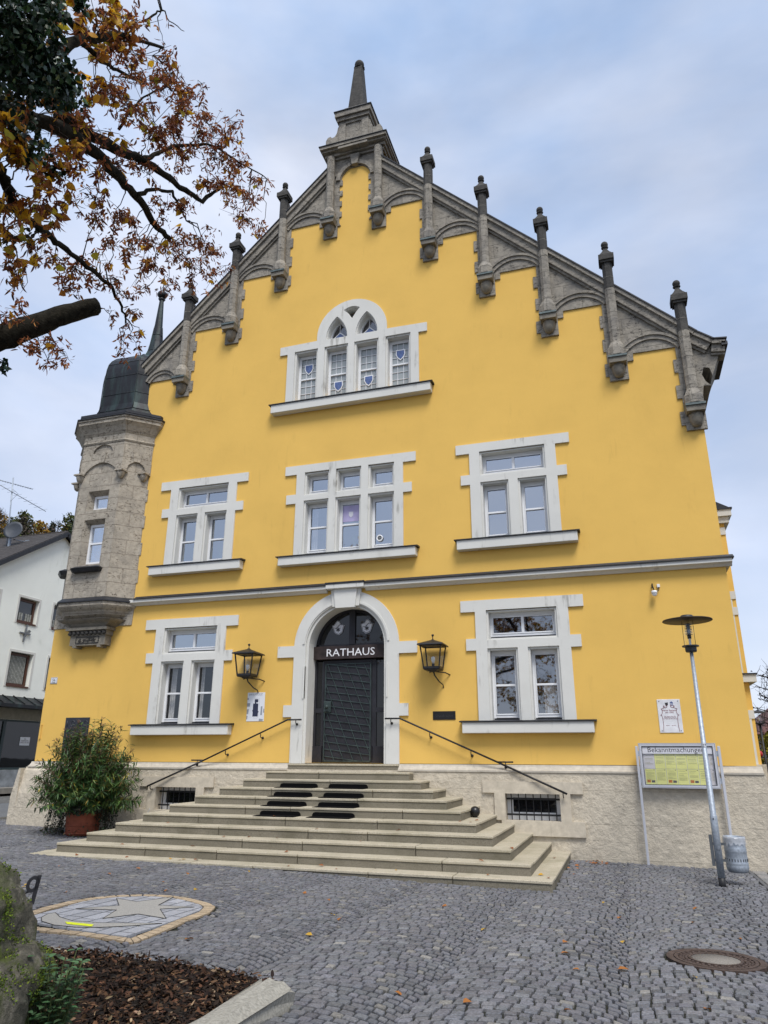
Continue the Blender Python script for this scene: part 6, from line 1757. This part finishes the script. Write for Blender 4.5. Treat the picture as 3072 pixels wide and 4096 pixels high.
leafmesh('ivy', it, tinted('dark ivy leaf', (1,1,1), .4, .06, .4, .1), tree, .15, ((0,.15),(.3,.5),(.6,.32),(1,0)))

# ================================================================ NEIGHBOURING HOUSE
XN = -26.0
nh = thing('white_house', (XN-6, 12, -1.3), 'white house with dark tiled roof and brown windows above a shop, across the side street', 'house')
def nf(y0, z0): return Vector((0,0,0))
NF = (Vector((XN, 0, 0)), Vector((0,1,0)), Vector((0,0,1)))      # outward normal +x
WIN = [(9.76, 10.96, 5.78, 6.95), (9.76, 11.12, 2.94, 4.46), (11.93, 13.15, 5.80, 7.0), (7.25, 8.60, 5.80, 6.95), (7.2, 8.62, 2.94, 4.46), (12.1, 13.4, 2.94, 4.46)]
YA, ZA = 11.9, 10.48
gab = [(6.4, -1.4), (17.4, -1.4), (17.4, 6.9), (YA, ZA), (6.4, 6.9)]
mb = MB(); mb.prism(gab, 0, -.35, [rect(*w_) for w_ in WIN] + [rect(7.2, 14.5, -.6, 1.52)], NF); mb.box(-38, XN-.35, 6.4, 6.75, -1.4, 6.9); mb.box(-38, XN-.35, 17.05, 17.4, -1.4, 6.9)
mb.build('wall', plaster('pale white render', (.86,.88,.82), (.36,.39,.30), 60, .4, .45), nh)
mb = MB(); mb.box(-30, -29.8, 6.8, 17, -1.3, 9.5); mb.build('interior_wall', DRK, nh)
sl_ = (ZA-6.9)/(YA-6.4)
mb = MB()
for sg in (-1, 1):
    ye = YA+sg*6.1; ze = ZA-sl_*6.1
    q = [Vector((XN+.18, ye, ze+.12)), Vector((XN+.18, YA, ZA+.12)), Vector((-38.3, YA, ZA+.12)), Vector((-38.3, ye, ze+.12))]; dz = Vector((0,0,.13))
    mb.mesh(q+[p+dz for p in q], [(0,1,2,3),(7,6,5,4),(0,4,5,1),(1,5,6,2),(2,6,7,3),(3,7,4,0)] if sg > 0 else [(3,2,1,0),(4,5,6,7),(1,5,4,0),(2,6,5,1),(3,7,6,2),(0,4,7,3)])
m, t_, p_, o_ = newmat('dark roof tiles'); P_ = pos(t_); wv = node(t_, 'ShaderNodeTexWave', bands_direction='Y'); wv.inputs['Scale'].default_value = 1.1; t_.links.new(P_, wv.inputs[0])
t_.links.new(ramp(t_, noise(t_, P_, 7, 6, .7), [(.3, (.018,.015,.014)), (.62, (.045,.038,.034)), (.72, (.22,.21,.20))]), p_.inputs['Base Color']); p_.inputs['Roughness'].default_value = .85; bump(t_, p_, wv.outputs[0], .8, .05)
rf = mb.build('roof', m, nh)
mb = MB()
for i in range(60): mb.lathe([(.10, 0), (.12, .25)], (-37.9+i*.2, YA, ZA+.17), 8, M=Matrix.Rotation(math.pi/2, 3, 'Y'))
mb.build('ridge_tiles', m, rf)
mb = MB()
for sg in (-1, 1):
    ye = YA+sg*6.1; ze = ZA-sl_*6.1
    mb.bar((XN+.20, ye, ze+.10), (XN+.20, YA, ZA+.10), .10, .20)
mb.build('verge_board', LEAD, rf)
BRN = simple('brown window frame', (.085,.035,.020), .5, 0, .2, 20); CUR = simple('curtain', (.34,.35,.32), .9, 0, .35, 14)
DHG = glass('dim house glass', (.05,.05,.05), 1.6)
for i, (y0, y1, z0, z1) in enumerate(WIN):
    mb = MB(); mb.prism(rect(y0+.06, y1-.06, z0+.04, z1-.04), -.16, -.24, [rect(y0+.16, y1-.16, z0+.15, z1-.14)], NF); mb.prism(rect(y0+.04, y1-.04, z0-.02, z0+.05), .04, -.2, (), NF)
    f_ = mb.build('window', BRN, nh)
    mb = MB(); mb.prism(rect(y0-.10, y1+.10, z0-.02, z1+.10), .018, -.001, [rect(y0, y1, z0, z1)], NF); mb.build('frame', WHT, f_)
    mb = MB(); mb.prism(rect(y0+.15, y1-.15, z0+.14, z1-.13), -.205, -.21, (), NF); mb.build('pane', DHG, f_)
    mb = MB()
    for k in range(12): 
        yy = y0+.2+k*(y1-y0-.4)/12
        if k in (5, 6) and i != 1: continue
        if i in (1, 4, 5): mb.prism(rect(yy, yy+.05, z0+.16, z1-.16), -.185, -.19, (), NF)
        elif k % 2: mb.prism(rect(yy, yy+.10, z0+.16, z0+.16+.34), -.185, -.19, (), NF)
    mb.build('curtain', CUR, f_)
# shop canopy, fascia and window
mb = MB(); c_ = [(6.4, 0), (17.4, 0)]
v = [(XN, 6.4, 2.52), (XN, 17.4, 2.52), (XN+.75, 17.4, 2.14), (XN+.75, 6.4, 2.14), (XN, 6.4, 2.0), (XN, 17.4, 2.0), (XN+.75, 17.4, 2.0), (XN+.75, 6.4, 2.0)]
mb.mesh(v, [(0,1,2,3)[::-1], (4,5,6,7), (3,2,6,7), (0,3,7,4), (1,5,6,2)])
for k in range(18): y = 6.6+k*.62; mb.bar((XN, y, 2.54), (XN+.75, y, 2.16), .035, .05)
mb.build('canopy', COP, nh)
mb = MB(); mb.prism(rect(6.4, 17.4, 1.52, 2.0), .06, 0, (), NF); mb.build('fascia', simple('beige fascia', (.22,.21,.17), .8), nh)
mb = MB(); mb.prism(rect(7.2, 14.5, -.6, 1.52), -.10, -.2, [rect(7.28, 10.15, -.5, 1.44), rect(10.3, 12.6, -.5, 1.44), rect(12.7, 14.4, -.5, 1.44)], NF); sw = mb.build('shop_window', simple('dark green frame', (.015,.030,.032), .4), nh)
mb = MB(); mb.prism(rect(7.25, 14.45, -.55, 1.5), -.15, -.155, (), NF); mb.build('pane', GLO, sw)
mb = MB(); mb.prism(rect(11.27, 11.85, .44, .80), -.13, -.14, (), NF); pp = mb.build('paper_notice', PL, sw)
lettering('ZU\nVERMIETEN\n09422 851450', INK, 'lettering', pp, (XN-.128, 11.56, .69), (0,1,0), (0,0,1), .088, .001, 'CENTER')
mb = MB(); mb.prism(rect(6.4, 17.4, -1.5, -.6), .05, 0, (), NF); mb.build('plinth', simple('grey marbled plinth', (.20,.22,.24), .6, 0, .4, 3), nh)
mb = MB(); p0 = Vector((XN+.03, 10.35, 5.35))
for (a, b_) in (((-.02,-.38),(.04,.40)), ((-.30,.0),(.32,-.02)), ((.0,-.18),(.22,.16)), ((.22,.16),(.30,.10))): mb.bar(p0+Vector((0,a[0],a[1])), p0+Vector((.02,b_[0],b_[1])), .06)
mb.build('wall_anchor', simple('grey iron', (.16,.17,.18), .6, .3), nh)
an = thing('roof_antenna', (-28, 10.35, 9.4), 'tall metal antenna mast with comb aerials on the white house roof', 'antenna')
mb = MB(); mb.tube([(-28, 10.40, 9.3), (-28, 10.25, 11.0), (-28, 10.02, 13.2)], .03, 8); mb.build('mast', GAL, an)
def yagi(a, b_, n, l, name):
    mb = MB(); a, b_ = Vector(a), Vector(b_); mb.tube([a, b_], .018, 6)
    for k in range(n):
        p = a.lerp(b_, (k+.4)/n); mb.tube([p-Vector((l*.7, .0, l*.05)), p+Vector((l*.7, .12*l, l*.05))], .007, 4)
    mb.build(name, GAL, an)
yagi((-28, 9.2, 12.55), (-27.9, 12.35, 12.15), 9, .36, 'aerial'); yagi((-28.1, 8.9, 12.75), (-28, 11.35, 13.05), 16, .16, 'aerial')
mb = MB(); mb.tube([(-28,10.1,12.6),(-27.8,10.3,12.4),(-27.9,10.0,11.9)], .008, 5); mb.build('cable', BLK, an)
ds = thing('satellite_dish', (-27.8, 10.25, 9.7), 'dark grey satellite dish on the white house roof', 'satellite dish')
mb = MB(); MR = Matrix.Rotation(math.radians(-72), 3, 'Z') @ Matrix.Rotation(math.radians(80), 3, 'Y')
mb.lathe([(.001, -.10), (.2, -.085), (.36, -.045), (.46, .0), (.465, .01), (.36, -.03), (.001, -.085)], (-27.6, 10.2, 10.45), 32, M=MR); mb.build('dish', simple('grey dish', (.055,.062,.075), .5, .2, .1), ds)
mb = MB(); mb.bar((-27.75, 10.28, 9.4), (-27.75, 10.25, 10.3), .10); mb.tube([(-27.6,10.3,10.0),(-27.3,10.9,10.0)], .025, 6); mb.box(-27.4,-27.2,10.85,11.05,9.95,10.1); mb.build('dish_mount', GAL, ds)

# ================================================================ FAR BACKGROUND
def hillh(x, y): 
    d = math.hypot(x+20, y-10); t_ = max(0, min(1, (d-55)/150)); return -1.7+58*t_*t_*(3-2*t_)
mb = MB(); n = 36; hx = [-330+340*i/n for i in range(n+1)]; hy = [20+330*i/n for i in range(n+1)]
mb.mesh([(x, y, (hillh(x, y) if x < -25 else -1.7+(hillh(x,y)+1.7)*max(0, 1-(x+25)/30))-.6) for y in hy for x in hx], [(j*(n+1)+i, j*(n+1)+i+1, (j+1)*(n+1)+i+1, (j+1)*(n+1)+i) for j in range(n) for i in range(n)], True)
tag(mb.build('hill', simple('wooded hillside', (.035,.038,.018), .95, 0, .4, .3)), None, None, kind='structure')
def bgtree(name, x, y, z, h, w, col, label, group, conifer=False, bare=False, nl=1300, ls=None):
    t = thing(name, (x, y, z), label, 'tree', group); mb = MB()
    mb.tube([(x, y, z-.5), (x+w*.03, y, z+h*.5), (x, y, z+h*.96)], [h*.022, h*.014, h*.003], 7); it = []; base_ = Vector((x, y, z)); ls = ls or h*.05
    nb = 34 if not conifer else 44
    for k in range(nb):
        u = .25+.73*k/nb; a = k*2.4+random.uniform(-.3,.3)
        R_ = (w*.5*(1.02-u)*1.25 if conifer else w*.5*math.sin(math.pi*min(1, .12+u*.86))**.7)*random.uniform(.7, 1.1)
        p0 = base_+Vector((0,0,h*u*.92)); p1 = p0+Vector((R_*math.cos(a), R_*math.sin(a), (-.12*R_ if conifer else .45*R_)))
        mb.tube([p0, p0.lerp(p1, .5)+Vector((0,0,.06*R_)), p1], [h*.006, h*.004, h*.0015], 5)
        if bare:
            for q in range(9):
                s0 = p0.lerp(p1, random.uniform(.3, 1)); e = s0+(rvec()+Vector((0,0,.5)))*h*.07; mb.tube([s0, s0.lerp(e, .5)+rvec()*h*.008, e], [h*.0022, h*.0014, h*.0008], 4)
        for q in range(nl//nb):
            p = p0.lerp(p1, random.random()**.6)+rvec()*(w*.055); it.append((p, (rvec()+Vector((0,0,-.25))).normalized(), rvec()+Vector((0,0,.6)), ls*random.uniform(.6,1.3), ls*random.uniform(.4,.75), hsv(col, .35)))
    mb.build('trunk', BRK, t); 
    if it: leafmesh('crown', it, fm, t)
    return t
fm = tinted('FARF', (1,1,1), .8, .2, .1, .1)
kinds = [('conifer', (.045,.065,.040), 'dark green fir on the wooded hill behind the white house', 'firs on the hill', True, False), ('broadleaf_tree', (.085,.095,.035), 'olive green tree on the wooded hill behind the white house', 'green trees on the hill', False, False), ('bare_tree', (.13,.11,.09), 'nearly bare grey brown tree on the hill behind the white house', 'bare trees on the hill', False, True), ('autumn_tree', (.30,.18,.035), 'yellow orange autumn tree on the hill behind the white house', 'autumn trees on the hill', False, False)]
for i in range(58):
    az = math.radians(random.uniform(36.5, 49)); d = random.uniform(150, 235); x, y = -math.sin(az)*d, -16+math.cos(az)*d; z = hillh(x, y)-.6
    kd = random.choices(kinds, (.30, .28, .28, .14))[0]
    bgtree(kd[0], x, y, z, random.uniform(9, 15), random.uniform(5.5, 9) if not kd[4] else random.uniform(4.5, 6.5), kd[1], kd[2], kd[3], kd[4], kd[5], 90 if kd[5] else 560, .85)
# right of the town hall
bgtree('bare_tree', 6.6, 20, -1.9, 6.2, 3.6, (.05,.04,.035), 'slender nearly leafless tree right of the town hall corner', None, False, True, 150, .16)
bgtree('hedge_shrub', 5.1, 14.5, -1.9, 3.0, 1.9, (.17,.15,.02), 'yellow green autumn shrub beside the town hall corner', None, False, False, 1500, .13)
hs = thing('tiled_house', (13, 30, -2), 'house with red tiled hipped roof far behind the right corner', 'house')
mb = MB(); mb.box(6.9, 20, 27, 38, -2.2, 1.2); mb.build('wall', simple('beige wall', (.42,.38,.32)), hs)
mb = MB(); v = [(6.4,26.5,1.2),(20.5,26.5,1.2),(20.5,38.5,1.2),(6.4,38.5,1.2),(10.5,32,4.6),(16.5,32,4.6)]; mb.mesh(v, [(0,1,5,4),(1,2,5),(2,3,4,5),(3,0,4),(3,2,1,0)])
m, t_, p_, o_ = newmat('red roof tiles'); P_ = pos(t_); bk = node(t_, 'ShaderNodeTexBrick'); t_.links.new(P_, bk.inputs[0]); bk.inputs['Scale'].default_value = 2.2
bk.inputs['Color1'].default_value = (.16,.06,.045,1); bk.inputs['Color2'].default_value = (.10,.045,.04,1); bk.inputs['Mortar'].default_value = (.04,.02,.02,1); t_.links.new(bk.outputs[0], p_.inputs['Base Color']); p_.inputs['Roughness'].default_value = .85
mb.build('roof', m, hs)
l3 = copy_tree(l1, (3.42+3.92, 6.3, -.85)); l3.scale = (.55, .55, .55); l3['label'] = 'small lantern on the far side wall at the right frame edge'; del l3['group']
# carry the far lantern on a post of its own
mb = MB(); mb.tube([(3.42, 5.95, -2.0), (3.42, 5.95, .86)], .03, 10); pst = mb.build('lantern_post', BLK); tag(pst, 'dark lamp post at the right frame edge beyond the side bay', 'post')
mb = MB(); mb.ball((4.05, 11.0, .15), .11, 14, 10); mb.tube([(4.05,11.0,-2),(4.05,11.0,.1)], .03, 8); tag(mb.build('red_marker', simple('red paint', (.35,.02,.02), .4)), 'small red ball marker on a post beside the shrub at the right edge', 'marker')
